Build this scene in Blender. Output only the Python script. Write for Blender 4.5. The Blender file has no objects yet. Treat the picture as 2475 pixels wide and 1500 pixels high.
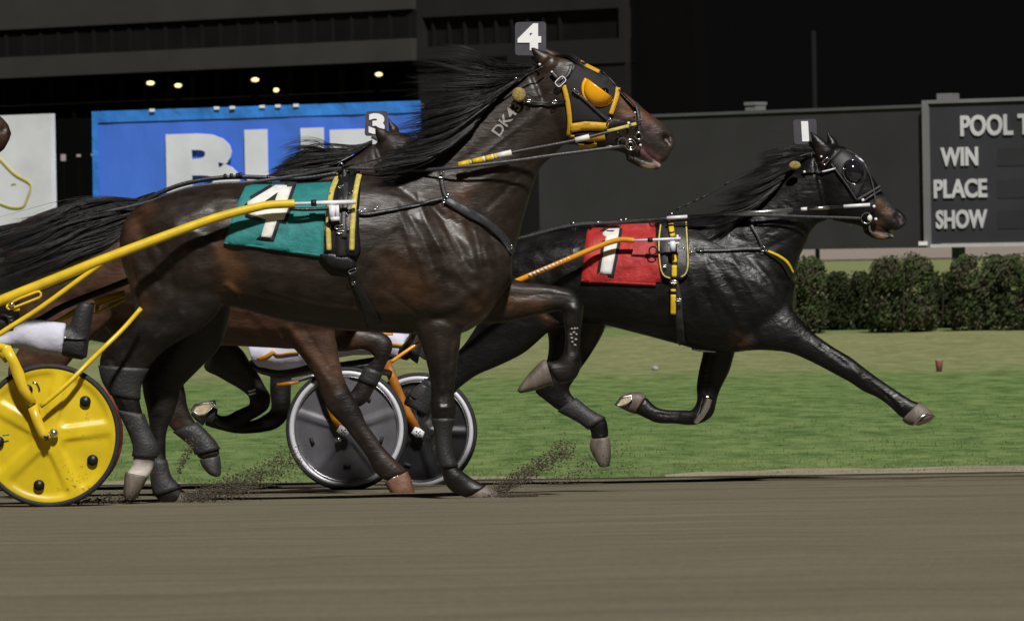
import bpy, bmesh, math, random
import numpy as np
from mathutils import Vector, Matrix, noise
from mathutils.bvhtree import BVHTree
from mathutils.geometry import delaunay_2d_cdt
random.seed(7); RNG = np.random.default_rng(7)
C = bpy.context.scene.collection

# ------------------------------------------------------------------ camera, world, sun, exposure
F = 14000.0; PW, PH = 2475, 1500            # focal length in pixels of a 2475 px wide frame (a 200 mm lens)
CAM = Vector((0, 0, 1.235)); ROLL = 0.018; PITCH = math.atan(167/F)
fwd = Vector((0, math.cos(PITCH), -math.sin(PITCH)))
up0 = Vector((0, math.sin(PITCH), math.cos(PITCH))); rt0 = Vector((1, 0, 0))
RT = (rt0*math.cos(ROLL) - up0*math.sin(ROLL)).normalized(); UP = (up0*math.cos(ROLL) + rt0*math.sin(ROLL)).normalized()
cd = bpy.data.cameras.new('camera'); cam = bpy.data.objects.new('camera', cd); C.objects.link(cam)
M = Matrix((RT, UP, -fwd)).transposed().to_4x4(); M.translation = CAM; cam.matrix_world = M
cd.sensor_width = 36; cd.lens = 36*F/PW; cd.clip_start = 0.5; cd.clip_end = 5000
cd.dof.use_dof = True; cd.dof.focus_distance = 29.0; cd.dof.aperture_fstop = 13
S = bpy.context.scene; S.camera = cam
S.view_settings.view_transform = 'Standard'; S.view_settings.look = 'None'
S.view_settings.exposure = 0; S.view_settings.gamma = 1
w = bpy.data.worlds.new('World'); S.world = w; w.use_nodes = True
wb = w.node_tree.nodes['Background']; wb.inputs[0].default_value = (0.95, 0.96, 1, 1); wb.inputs[1].default_value = 0.0034
SUN_EL, SUN_AZ = 47, 10                      # floodlight bank: behind the camera, to its right
sd = bpy.data.lights.new('sun', 'SUN'); sd.energy = 3.9; sd.angle = math.radians(4); sd.color = (1, .965, .91)
sun = bpy.data.objects.new('sun', sd); C.objects.link(sun)
sdir = Vector((math.sin(math.radians(-SUN_AZ))*math.cos(math.radians(SUN_EL)), math.cos(math.radians(SUN_AZ))*math.cos(math.radians(SUN_EL)), -math.sin(math.radians(SUN_EL))))
sun.rotation_euler = sdir.to_track_quat('-Z', 'Y').to_euler(); sun.location = (-8, -10, 15)
S.cycles.max_bounces = 6; S.cycles.transparent_max_bounces = 8

# ------------------------------------------------------------------ geometry helpers
def ray(px, py):
    return (fwd*F + RT*(px-PW/2) - UP*(py-PH/2)).normalized()
def at(px, py, Y):
    d = ray(px, py); return CAM + d*(Y/d.y)
class Rig:
    """a vertical plane a horse runs in; yaw > 0 turns its head end towards the camera"""
    def __init__(s, px, Y, yaw):
        a = math.radians(yaw); s.O = at(px, 583, Y); s.t = Vector((math.cos(a), -math.sin(a), 0)); s.n = Vector((-math.sin(a), -math.cos(a), 0))
        s.Y = Y; s.pm = Y/F
    def P(s, px, py, w=0.0):
        d = ray(px, py); k = ((s.O-CAM).dot(s.n)+w)/d.dot(s.n); return CAM + d*k
BASE = {}
def link(o, parent=None):
    C.objects.link(o)
    if parent: o.parent = parent
    return o
def base_of(o):
    while o is not None and o.name not in BASE: o = o.parent
    return BASE[o.name] if o else Vector((0, 0, 0))
def tag(o, label=None, cat=None, group=None, kind=None):
    if label: o['label'] = label
    if cat: o['category'] = cat
    if group: o['group'] = group
    if kind: o['kind'] = kind
    return o
def thing(name, loc, label, cat, group=None):
    o = bpy.data.objects.new(name, None); o.empty_display_size = .1; C.objects.link(o); o.location = loc
    BASE[o.name] = Vector(loc); return tag(o, label, cat, group)
def mk(name, V, Fc, mat, parent=None, smooth=True, mats=None, mi=None):
    b = base_of(parent)
    me = bpy.data.meshes.new(name)
    me.from_pydata([tuple(Vector(v)-b) for v in V], [], Fc)
    for m in (mats or [mat]): me.materials.append(m)
    if smooth: me.polygons.foreach_set('use_smooth', [True]*len(me.polygons))
    if mi: me.polygons.foreach_set('material_index', mi)
    me.update()
    return link(bpy.data.objects.new(name, me), parent)
def top(name, G, mat, label, cat, group=None, kind=None, smooth=True, **k):
    """one-mesh thing with its origin at its own base"""
    V = [Vector(v) for v in G[0]]
    c = sum(V, Vector())/len(V); c.z = min(v.z for v in V)
    o = mk(name, [v-c for v in V], G[1], mat, None, smooth, **k); o.location = c
    BASE[o.name] = c
    return tag(o, label, cat, group, kind)
def join(*Gs):
    V, Fc = [], []
    for g in Gs:
        n = len(V); V += list(g[0]); Fc += [tuple(i+n for i in f) for f in g[1]]
    return V, Fc
def cr(P, k):
    """catmull-rom through the rows of P, k steps a span"""
    P = np.asarray(P, float); n = len(P)
    if n < 3: 
        t = np.linspace(0, 1, k*(n-1)+1)[:, None]; return P[0]*(1-t)+P[-1]*t
    Q = np.vstack([2*P[0]-P[1], P, 2*P[-1]-P[-2]]); out = []
    for i in range(n-1):
        p0, p1, p2, p3 = Q[i:i+4]
        for j in range(k):
            t = j/k; out.append(.5*(2*p1+(p2-p0)*t+(2*p0-5*p1+4*p2-p3)*t*t+(3*p1-p0-3*p2+p3)*t**3))
    out.append(P[-1]); return np.array(out)
def tube(pts, r, n=10, k=6, smooth=True, flat=None, caps=True):
    """round tube through 3D points; r one radius or one per point"""
    P = np.array([tuple(p) for p in pts]); R = np.full(len(P), r) if np.isscalar(r) else np.array(r, float)
    Q = cr(np.c_[P, R], k) if smooth and len(P) > 2 else np.c_[P, R]
    V, Fc = [], []; prev = None
    for i, q in enumerate(Q):
        a = Vector(Q[min(i+1, len(Q)-1)][:3])-Vector(Q[max(i-1, 0)][:3])
        if a.length < 1e-9: a = Vector((1, 0, 0))
        a.normalize()
        u = prev if prev else (Vector((0, -1, 0)) if abs(a.y) < .8 else Vector((0, 0, 1)))
        u = (u-a*u.dot(a)).normalized(); prev = u; v = a.cross(u); c = Vector(q[:3])
        for j in range(n):
            th = 2*math.pi*j/n; V.append(c+(u*math.cos(th)*(flat or 1)+v*math.sin(th))*q[3])
    for i in range(len(Q)-1):
        for j in range(n):
            Fc.append((i*n+j, i*n+(j+1) % n, (i+1)*n+(j+1) % n, (i+1)*n+j))
    if caps:
        Fc.append(tuple(range(n))[::-1]); Fc.append(tuple((len(Q)-1)*n+j for j in range(n)))
    return V, Fc
def ringtube(c, n, R, r, seg=28, m=8):
    n = Vector(n).normalized(); u = n.orthogonal().normalized(); v = n.cross(u); V, Fc = [], []
    for i in range(seg):
        a = 2*math.pi*i/seg; e = u*math.cos(a)+v*math.sin(a)
        for j in range(m):
            b = 2*math.pi*j/m; V.append(c+e*(R+r*math.cos(b))+n*r*math.sin(b))
    for i in range(seg):
        for j in range(m): Fc.append((i*m+j, ((i+1) % seg)*m+j, ((i+1) % seg)*m+(j+1) % m, i*m+(j+1) % m))
    return V, Fc
def ball(c, r, n=14, m=9):
    if np.isscalar(r): r = (r, r, r)
    V = [c+Vector((0, 0, r[2]))]; Fc = []
    for i in range(1, m):
        p = math.pi*i/m
        for j in range(n):
            a = 2*math.pi*j/n; V.append(c+Vector((r[0]*math.sin(p)*math.cos(a), r[1]*math.sin(p)*math.sin(a), r[2]*math.cos(p))))
    V.append(c-Vector((0, 0, r[2])))
    for j in range(n): Fc.append((0, 1+j, 1+(j+1) % n)); Fc.append((len(V)-1, 1+(m-2)*n+(j+1) % n, 1+(m-2)*n+j))
    for i in range(m-2):
        for j in range(n): Fc.append((1+i*n+j, 1+(i+1)*n+j, 1+(i+1)*n+(j+1) % n, 1+i*n+(j+1) % n))
    return V, Fc
def box(o, x, y, z):
    """box from corner o along the three edge vectors"""
    o, x, y, z = map(Vector, (o, x, y, z))
    V = [o, o+x, o+x+y, o+y, o+z, o+x+z, o+x+y+z, o+y+z]
    return V, [(0, 3, 2, 1), (4, 5, 6, 7), (0, 1, 5, 4), (1, 2, 6, 5), (2, 3, 7, 6), (3, 0, 4, 7)]
def loft(rig, secs, n=24, k=5, p=2.15, off=0.0):
    """sections ((ax,ay),(bx,by),half width[,offset]) traced in pixels of the rig's plane"""
    rows = []
    for s in secs:
        o = off+(s[3] if len(s) > 3 else 0)
        rows.append(list(rig.P(*s[0], o))+list(rig.P(*s[1], o))+[s[2]])
    Q = cr(rows, k); V, Fc = [], []
    for q in Q:
        A, B = Vector(q[:3]), Vector(q[3:6]); c = (A+B)/2; e = (A-B)/2
        for j in range(n):
            th = 2*math.pi*j/n; cs, sn = math.cos(th), math.sin(th)
            V.append(c+e*math.copysign(abs(cs)**(2/p), cs)+rig.n*q[6]*math.copysign(abs(sn)**(2/p), sn))
    m = len(Q)
    for i in range(m-1):
        for j in range(n): Fc.append((i*n+j, i*n+(j+1) % n, (i+1)*n+(j+1) % n, (i+1)*n+j))
    Fc.append(tuple(range(n))[::-1]); Fc.append(tuple((m-1)*n+j for j in range(n)))
    return V, Fc
def remesh(G, voxel, it=6, fac=.5):
    me = bpy.data.meshes.new('tmp'); me.from_pydata([tuple(v) for v in G[0]], [], G[1]); me.update()
    bm = bmesh.new(); bm.from_mesh(me); bmesh.ops.recalc_face_normals(bm, faces=bm.faces); bm.to_mesh(me); bm.free()
    o = bpy.data.objects.new('tmp', me); C.objects.link(o)
    m = o.modifiers.new('r', 'REMESH'); m.mode = 'VOXEL'; m.voxel_size = voxel
    m = o.modifiers.new('s', 'SMOOTH'); m.factor = fac; m.iterations = it
    dg = bpy.context.evaluated_depsgraph_get(); dg.update()
    ev = bpy.data.meshes.new_from_object(o.evaluated_get(dg))
    bpy.data.objects.remove(o); bpy.data.meshes.remove(me)
    return ev
def topix(V):
    """numpy world points -> pixels"""
    d = V-np.array(CAM); z = d@np.array(fwd)
    return np.c_[PW/2+F*(d@np.array(RT))/z, PH/2-F*(d@np.array(UP))/z]
def seg_dist(P, poly):
    poly = np.asarray(poly, float)
    if len(poly) == 1: return np.hypot(*(P-poly[0]).T)
    best = np.full(len(P), 1e9)
    for a, b in zip(poly[:-1], poly[1:]):
        ab = b-a; t = np.clip(((P-a)@ab)/(ab@ab+1e-9), 0, 1)
        best = np.minimum(best, np.hypot(*(P-a-t[:, None]*ab).T))
    return best
def curve_px(pts, k=6): return cr(np.array(pts, float), k) if len(pts) > 2 else np.array(pts, float)

# ------------------------------------------------------------------ materials
def nt(name):
    m = bpy.data.materials.new(name); m.use_nodes = True; t = m.node_tree; return m, t, t.nodes['Principled BSDF'], t.nodes.new, t.links.new
def mat(name, col, rough=.5, metal=0, var=.25, scale=30, bump=.15, bscale=None, spec=.5, stretch=(1, 1, 1), emit=0, dirt=None, coat=0, dist=.01, mud=0):
    m, t, b, N, L = nt(name)
    tc = N('ShaderNodeTexCoord'); mp = N('ShaderNodeMapping'); mp.inputs['Scale'].default_value = stretch; L(tc.outputs['Object'], mp.inputs[0])
    n1 = N('ShaderNodeTexNoise'); n1.inputs['Scale'].default_value = scale; n1.inputs['Detail'].default_value = 6; L(mp.outputs[0], n1.inputs['Vector'])
    r = N('ShaderNodeValToRGB'); r.color_ramp.elements[0].position = .3; r.color_ramp.elements[1].position = .7
    d = [c*(1-var) for c in col]; h = [min(1, c*(1+var)) for c in col]
    if dirt: d = list(dirt)
    r.color_ramp.elements[0].color = (*d, 1); r.color_ramp.elements[1].color = (*h, 1)
    L(n1.outputs['Fac'], r.inputs[0]); L(r.outputs[0], b.inputs['Base Color'])
    if mud:
        n4 = N('ShaderNodeTexNoise'); n4.inputs['Scale'].default_value = 46; n4.inputs['Detail'].default_value = 7; n4.inputs['Roughness'].default_value = .7; L(tc.outputs['Object'], n4.inputs['Vector'])
        n5 = N('ShaderNodeTexNoise'); n5.inputs['Scale'].default_value = 5; n5.inputs['Detail'].default_value = 4; L(tc.outputs['Object'], n5.inputs['Vector'])
        a4 = N('ShaderNodeMath'); a4.operation = 'MULTIPLY_ADD'; L(n5.outputs['Fac'], a4.inputs[0]); a4.inputs[1].default_value = .8; L(n4.outputs['Fac'], a4.inputs[2])
        r4 = N('ShaderNodeMapRange'); r4.inputs[1].default_value = 1.09-.2*mud; r4.inputs[2].default_value = 1.19-.2*mud; r4.inputs[4].default_value = .75; L(a4.outputs[0], r4.inputs[0])
        x4 = N('ShaderNodeMix'); x4.data_type = 'RGBA'; L(r4.outputs[0], x4.inputs[0]); L(r.outputs[0], x4.inputs[6]); x4.inputs[7].default_value = (.1, .08, .05, 1); L(x4.outputs[2], b.inputs['Base Color'])
    b.inputs['Roughness'].default_value = rough; b.inputs['Metallic'].default_value = metal; b.inputs['Specular IOR Level'].default_value = spec
    b.inputs['Coat Weight'].default_value = coat
    if bump:
        n2 = N('ShaderNodeTexNoise'); n2.inputs['Scale'].default_value = bscale or scale*3; n2.inputs['Detail'].default_value = 5; L(mp.outputs[0], n2.inputs['Vector'])
        bp = N('ShaderNodeBump'); bp.inputs['Strength'].default_value = bump; bp.inputs['Distance'].default_value = dist
        L(n2.outputs['Fac'], bp.inputs['Height']); L(bp.outputs[0], b.inputs['Normal'])
    if emit:
        b.inputs['Emission Color'].default_value = (*col, 1); b.inputs['Emission Strength'].default_value = emit
    return m
def coat_mat(name, rough=.42, wr=.35, wscale=28, spec=.5, sheen=.12):
    """horse hide: colour attribute times fine hair noise, wrinkled and slightly glossy"""
    m, t, b, N, L = nt(name)
    at_ = N('ShaderNodeAttribute'); at_.attribute_name = 'coat'
    tc = N('ShaderNodeTexCoord'); mp = N('ShaderNodeMapping'); mp.inputs['Scale'].default_value = (1, 1, 1.8); mp.inputs['Rotation'].default_value = (0, .6, 0); L(tc.outputs['Object'], mp.inputs[0])
    n1 = N('ShaderNodeTexNoise'); n1.inputs['Scale'].default_value = 9; n1.inputs['Detail'].default_value = 8; n1.inputs['Roughness'].default_value = .65; L(mp.outputs[0], n1.inputs['Vector'])
    mr = N('ShaderNodeMapRange'); mr.inputs[1].default_value = .3; mr.inputs[2].default_value = .7; mr.inputs[3].default_value = .55; mr.inputs[4].default_value = 1.45; L(n1.outputs['Fac'], mr.inputs[0])
    mx = N('ShaderNodeMix'); mx.data_type = 'RGBA'; mx.blend_type = 'MULTIPLY'; mx.inputs[0].default_value = 1; L(at_.outputs['Color'], mx.inputs[6]); L(mr.outputs[0], mx.inputs[7])
    L(mx.outputs[2], b.inputs['Base Color'])
    n2 = N('ShaderNodeTexNoise'); n2.inputs['Scale'].default_value = wscale; n2.inputs['Detail'].default_value = 3; n2.inputs['Distortion'].default_value = .8; L(mp.outputs[0], n2.inputs['Vector'])
    mp3 = N('ShaderNodeMapping'); mp3.inputs['Scale'].default_value = (.16, 1, 1); mp3.inputs['Rotation'].default_value = (0, -.5, 0); L(tc.outputs['Object'], mp3.inputs[0])
    n3 = N('ShaderNodeTexNoise'); n3.inputs['Scale'].default_value = 95; n3.inputs['Detail'].default_value = 3; n3.inputs['Distortion'].default_value = .4; L(mp3.outputs[0], n3.inputs['Vector'])
    b1 = N('ShaderNodeBump'); b1.inputs['Strength'].default_value = wr; b1.inputs['Distance'].default_value = .02; L(n2.outputs['Fac'], b1.inputs['Height'])
    b2 = N('ShaderNodeBump'); b2.inputs['Strength'].default_value = .3; b2.inputs['Distance'].default_value = .004; L(n3.outputs['Fac'], b2.inputs['Height']); L(b1.outputs[0], b2.inputs['Normal'])
    L(b2.outputs[0], b.inputs['Normal'])
    r2 = N('ShaderNodeMapRange'); r2.inputs[1].default_value = .3; r2.inputs[2].default_value = .7; r2.inputs[3].default_value = rough-.07; r2.inputs[4].default_value = rough+.22; L(n1.outputs['Fac'], r2.inputs[0]); L(r2.outputs[0], b.inputs['Roughness'])
    b.inputs['Specular IOR Level'].default_value = spec
    b.inputs['Sheen Weight'].default_value = sheen; b.inputs['Sheen Roughness'].default_value = .4; b.inputs['Sheen Tint'].default_value = (.8, .75, .75, 1)
    return m
MT = dict(
    black_leather=mat('black_leather', (.012, .012, .014), .38, bump=.2, scale=60),
    grey_leather=mat('grey_leather', (.035, .035, .04), .4, bump=.2, scale=60),
    hood_cloth=mat('hood_cloth', (.012, .012, .014), .75, bump=.3, scale=200, dist=.003),
    grey_hood=mat('grey_hood', (.022, .022, .026), .5, bump=.3, scale=120, dist=.004),
    yellow_trim=mat('yellow_trim', (.62, .36, .015), .55, bump=.2, scale=80, var=.15),
    pale_trim=mat('pale_trim', (.6, .5, .12), .6, bump=.2, scale=60, var=.25),
    yellow_strap=mat('yellow_strap', (.75, .5, .01), .5, bump=.15, scale=60, var=.12),
    cup_orange=mat('cup_orange', (.95, .43, .008), .25, bump=.02, var=.05, coat=.3),
    yellow_paint=mat('yellow_paint', (.74, .52, .025), .32, bump=.05, scale=14, var=.13, coat=.2, mud=.15),
    yellow_disc=mat('yellow_disc', (.66, .48, .012), .36, bump=.06, scale=5, var=.2, mud=.12),
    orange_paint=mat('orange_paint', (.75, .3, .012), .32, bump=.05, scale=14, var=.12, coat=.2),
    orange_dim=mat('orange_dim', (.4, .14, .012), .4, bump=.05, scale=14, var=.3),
    teal_cloth=mat('teal_cloth', (.016, .2, .2), .7, bump=.5, scale=18, var=.16, bscale=22, dist=.02),
    teal_rod=mat('teal_rod', (.005, .19, .14), .4, bump=0, var=.1),
    red_cloth=mat('red_cloth', (.42, .022, .022), .6, bump=.5, scale=14, var=.16, bscale=20, dist=.02),
    navy=mat('navy', (.016, .015, .026), .7, bump=.2, scale=60),
    white_cloth=mat('white_cloth', (.8, .79, .75), .7, bump=.2, scale=25, var=.12, dist=.01),
    white_trouser=mat('white_trouser', (.62, .62, .74), .75, bump=.35, scale=9, var=.12, bscale=9, dist=.03),
    gold_stripe=mat('gold_stripe', (.6, .27, .015), .6, bump=.1),
    reflect_white=mat('reflect_white', (.95, .95, 1), .4, bump=0, var=.02),
    plate_grey=mat('plate_grey', (.07, .068, .085), .5, bump=.05, var=.15),
    chrome=mat('chrome', (.85, .85, .88), .16, metal=1, bump=.05, var=.05),
    steel=mat('steel', (.7, .7, .72), .3, metal=1, bump=.1, var=.1),
    rim_metal=mat('rim_metal', (.78, .78, .85), .35, metal=.25, bump=.05, var=.06),
    white_metal=mat('white_metal', (.8, .8, .86), .35, bump=.05, var=.08),
    chrome_dark=mat('chrome_dark', (.12, .12, .15), .08, metal=.9, bump=0, var=.05),
    tan_fluff=mat('tan_fluff', (.42, .31, .1), .95, bump=.8, scale=60, var=.35, dist=.02),
    tyre=mat('tyre', (.018, .018, .02), .7, bump=.2, scale=50),
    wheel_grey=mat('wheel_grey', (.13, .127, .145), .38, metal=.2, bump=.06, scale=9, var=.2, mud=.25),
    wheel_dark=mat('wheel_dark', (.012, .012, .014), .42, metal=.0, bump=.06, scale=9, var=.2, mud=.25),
    boot=mat('boot', (.014, .014, .016), .5, bump=.4, scale=26, var=.5, dirt=(.03, .03, .03)),
    boot_grey=mat('boot_grey', (.03, .03, .033), .55, bump=.35, scale=30, var=.3, dist=.01, mud=.3),
    hoof=mat('hoof', (.13, .105, .085), .55, bump=.5, scale=18, var=.45, stretch=(1, 1, .3)),
    hoof_dark=mat('hoof_dark', (.045, .042, .042), .5, bump=.5, scale=18, var=.4),
    hoof_red=mat('hoof_red', (.17, .085, .05), .6, bump=.4, scale=18, var=.35),
    sole=mat('sole', (.5, .42, .27), .7, bump=.4, scale=40, var=.25),
    eye=mat('eye', (.006, .004, .003), .06, bump=0, var=0),
    skin=mat('skin', (.35, .2, .14), .6, bump=.1),
    jacket=mat('jacket', (.02, .02, .025), .7, bump=.3, scale=20),
    white_mark=mat('white_mark', (.3, .28, .27), .8, bump=.2, scale=120, var=.4),
)
def hair_mat(name, col, rough=.34):
    m, t, b, N, L = nt(name)
    o = N('ShaderNodeTexCoord'); n = N('ShaderNodeTexNoise'); n.inputs['Scale'].default_value = 40; L(o.outputs['Object'], n.inputs['Vector'])
    r = N('ShaderNodeValToRGB'); r.color_ramp.elements[0].position = .35; r.color_ramp.elements[1].position = .65
    r.color_ramp.elements[0].color = (*[c*.5 for c in col], 1); r.color_ramp.elements[1].color = (*[c*1.8 for c in col], 1)
    L(n.outputs['Fac'], r.inputs[0]); L(r.outputs[0], b.inputs['Base Color']); b.inputs['Roughness'].default_value = rough; return m
MT['hair'] = hair_mat('hair', (.013, .0125, .0135), .38)

# ------------------------------------------------------------------ draping harness on a body
class Skin:
    def __init__(s, *objs):
        V, Fc = [], []
        for o in objs:
            n = len(V); mw = Matrix.Translation(base_of(o)) if o.parent is None and o.name in BASE else Matrix.Translation(base_of(o.parent))
            V += [mw@v.co for v in o.data.vertices]; Fc += [tuple(i+n for i in p.vertices) for p in o.data.polygons]
        s.b = BVHTree.FromPolygons(V, Fc); s.mean = sum((v-CAM).length for v in V[::97])/len(V[::97])
    def hits(s, px):
        """distances along the pixel rays; misses take the nearest hit's"""
        T = []; 
        for x, y in px:
            h = s.b.ray_cast(CAM, ray(x, y)); T.append(h[3] if h[0] else None)
        ok = [i for i, t in enumerate(T) if t is not None]
        if not ok: return np.full(len(px), s.mean)
        P = np.array(px)
        for i, t in enumerate(T):
            if t is None:
                j = min(ok, key=lambda q: (P[q]-P[i])@(P[q]-P[i])); T[i] = T[j]
        return np.array(T)
def strap(skin, pts, wpx, off=.006, thick=.005, step=5, k=6, smooth=2, rnd=False):
    """a band lying on the skin along a traced line, with real thickness"""
    Q = curve_px(pts, k); L = np.r_[0, np.cumsum(np.hypot(*np.diff(Q, axis=0).T))]
    n = max(2, int(L[-1]/step)+1); u = np.linspace(0, L[-1], n)
    Q = np.c_[np.interp(u, L, Q[:, 0]), np.interp(u, L, Q[:, 1])]
    W = np.full(n, wpx) if np.isscalar(wpx) else np.interp(np.linspace(0, 1, n), np.linspace(0, 1, len(wpx)), wpx)
    T = np.gradient(Q, axis=0); T /= np.hypot(*T.T)[:, None]+1e-9; Nn = np.c_[-T[:, 1], T[:, 0]]
    if rnd:
        W = W.copy(); W[0] *= .6; W[-1] *= .6
    cols = [-.5, -.25, 0, .25, .5]; px = []
    for c in cols: px += [tuple(q) for q in Q+Nn*(W*c)[:, None]]
    t = skin.hits(px)
    if t is None: t = np.full(len(px), 28.0)
    t = t.reshape(len(cols), n)
    for _ in range(smooth):
        p = np.pad(t, ((0, 0), (1, 1)), mode='edge'); t = np.minimum(t, (p[:, :-2]+p[:, 1:-1]+p[:, 2:])/3)
    V = []; m = len(cols)
    lift = [0, .6, 1, .6, 0]
    for layer in (0, 1):
        for ci in range(m):
            for i in range(n):
                d = ray(*px[ci*n+i]); V.append(CAM+d*(t[ci, i]-off-(thick*(.55+.45*lift[ci]) if layer else -.004)))
    Fc = []; N = m*n
    for c in range(m-1):
        for i in range(n-1):
            a, b_, c_, d_ = c*n+i, c*n+i+1, (c+1)*n+i+1, (c+1)*n+i
            Fc.append((N+a, N+b_, N+c_, N+d_)); Fc.append((d_, c_, b_, a))
    for i in range(n-1):
        Fc.append((i, i+1, N+i+1, N+i)); q = (m-1)*n; Fc.append((q+i+1, q+i, N+q+i, N+q+i+1))
    for c in range(m-1):
        Fc.append((c*n, N+c*n, N+(c+1)*n, (c+1)*n)); e = n-1; Fc.append((c*n+e, (c+1)*n+e, N+(c+1)*n+e, N+c*n+e))
    return V, Fc
def patch(skin, outline, off=.006, thick=.004, grid=9, puff=0, wave=0, wf=12., sub=True):
    """a panel with a traced outline lying on the skin"""
    O = np.array(outline, float)
    if sub:
        R = []
        for a, b in zip(O, np.roll(O, -1, axis=0)):
            m = max(1, int(np.hypot(*(b-a))/grid)); R += [a+(b-a)*j/m for j in range(m)]
        O = np.array(R)
    n = len(O); pts = [Vector(p) for p in O]; edges = [(i, (i+1) % n) for i in range(n)]
    lo, hi = O.min(0), O.max(0)
    def inside(p):
        c = False
        for a, b in zip(O, np.roll(O, -1, axis=0)):
            if (a[1] > p[1]) != (b[1] > p[1]) and p[0] < (b[0]-a[0])*(p[1]-a[1])/(b[1]-a[1])+a[0]: c = not c
        return c
    if grid:
        y = lo[1]+grid/2
        while y < hi[1]:
            x = lo[0]+grid/2
            while x < hi[0]:
                if inside((x, y)) and seg_dist(np.array([[x, y]]), np.vstack([O, O[:1]]))[0] > grid*.45: pts.append(Vector((x, y)))
                x += grid
            y += grid
    vs, es, fs, *_ = delaunay_2d_cdt(pts, edges, [], 1, 1e-4)
    px = [(v.x, v.y) for v in vs]; t = skin.hits(px)
    if t is None: t = np.full(len(px), 28.0)
    ed = seg_dist(np.array(px), np.vstack([O, O[:1]]))
    V = []
    for layer in (0, 1):
        for i, p in enumerate(px):
            h = off+(thick if layer else -.003)+puff*min(1, ed[i]/(grid*2+1))
            if wave: h += wave*noise.noise(Vector((p[0]/wf/4, p[1]/wf/2.2, 3.3)))
            V.append(CAM+ray(*p)*(t[i]-h))
    N = len(px); Fc = []
    for f in fs:
        Fc.append(tuple(N+i for i in f)); Fc.append(tuple(f)[::-1])
    cnt = {}
    for f in fs:
        for a, b in zip(f, list(f[1:])+[f[0]]): cnt[(a, b)] = 1
    for a, b in cnt:
        if (b, a) not in cnt: Fc.append((a, b, N+b, N+a))
    return V, Fc
def grow(poly, d):
    """offset an outline outwards by d pixels"""
    P = np.array(poly, float); A = 0.5*np.sum(P[:, 0]*np.roll(P[:, 1], -1)-np.roll(P[:, 0], -1)*P[:, 1]); s = 1 if A > 0 else -1
    out = []
    for i in range(len(P)):
        a, b, c = P[i-1], P[i], P[(i+1) % len(P)]
        e1 = (b-a)/np.hypot(*(b-a)); e2 = (c-b)/np.hypot(*(c-b)); n1 = s*np.array([e1[1], -e1[0]]); n2 = s*np.array([e2[1], -e2[0]])
        m = (n1+n2); m /= np.hypot(*m)+1e-9; out.append(b+m*d/max(.45, m@n1))
    return out
def ztr(x0, y0, s): return lambda *pts: [(x0+x/s, y0+y/s) for x, y in pts]
def text_geo(s, size=1.0, bold=0.0, sx=1.0, depth=0.0):
    """the built-in font as triangles in its own 2D units"""
    cu = bpy.data.curves.new('t', 'FONT'); cu.body = s; cu.size = size; cu.offset = bold; cu.extrude = depth; cu.resolution_u = 4
    o = bpy.data.objects.new('t', cu); C.objects.link(o)
    dg = bpy.context.evaluated_depsgraph_get(); dg.update(); me = bpy.data.meshes.new_from_object(o.evaluated_get(dg))
    V = [(v.co.x*sx, v.co.y, v.co.z) for v in me.vertices]; Fc = [tuple(p.vertices) for p in me.polygons]
    bpy.data.objects.remove(o); bpy.data.curves.remove(cu); bpy.data.meshes.remove(me)
    return V, Fc
def fit_text(s, w, h, bold=.02, depth=0.0):
    """text scaled to exactly fill w x h"""
    V, Fc = text_geo(s, 1, bold, 1, depth); A = np.array(V); lo, hi = A.min(0), A.max(0)
    return [((v[0]-lo[0])/(hi[0]-lo[0])*w, (v[1]-lo[1])/(hi[1]-lo[1])*h, v[2]) for v in V], Fc
# ------------------------------------------------------------------ ground heights
def gz(x, y): return -0.03*(y-28.0)                 # the track falls gently towards the infield
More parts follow.
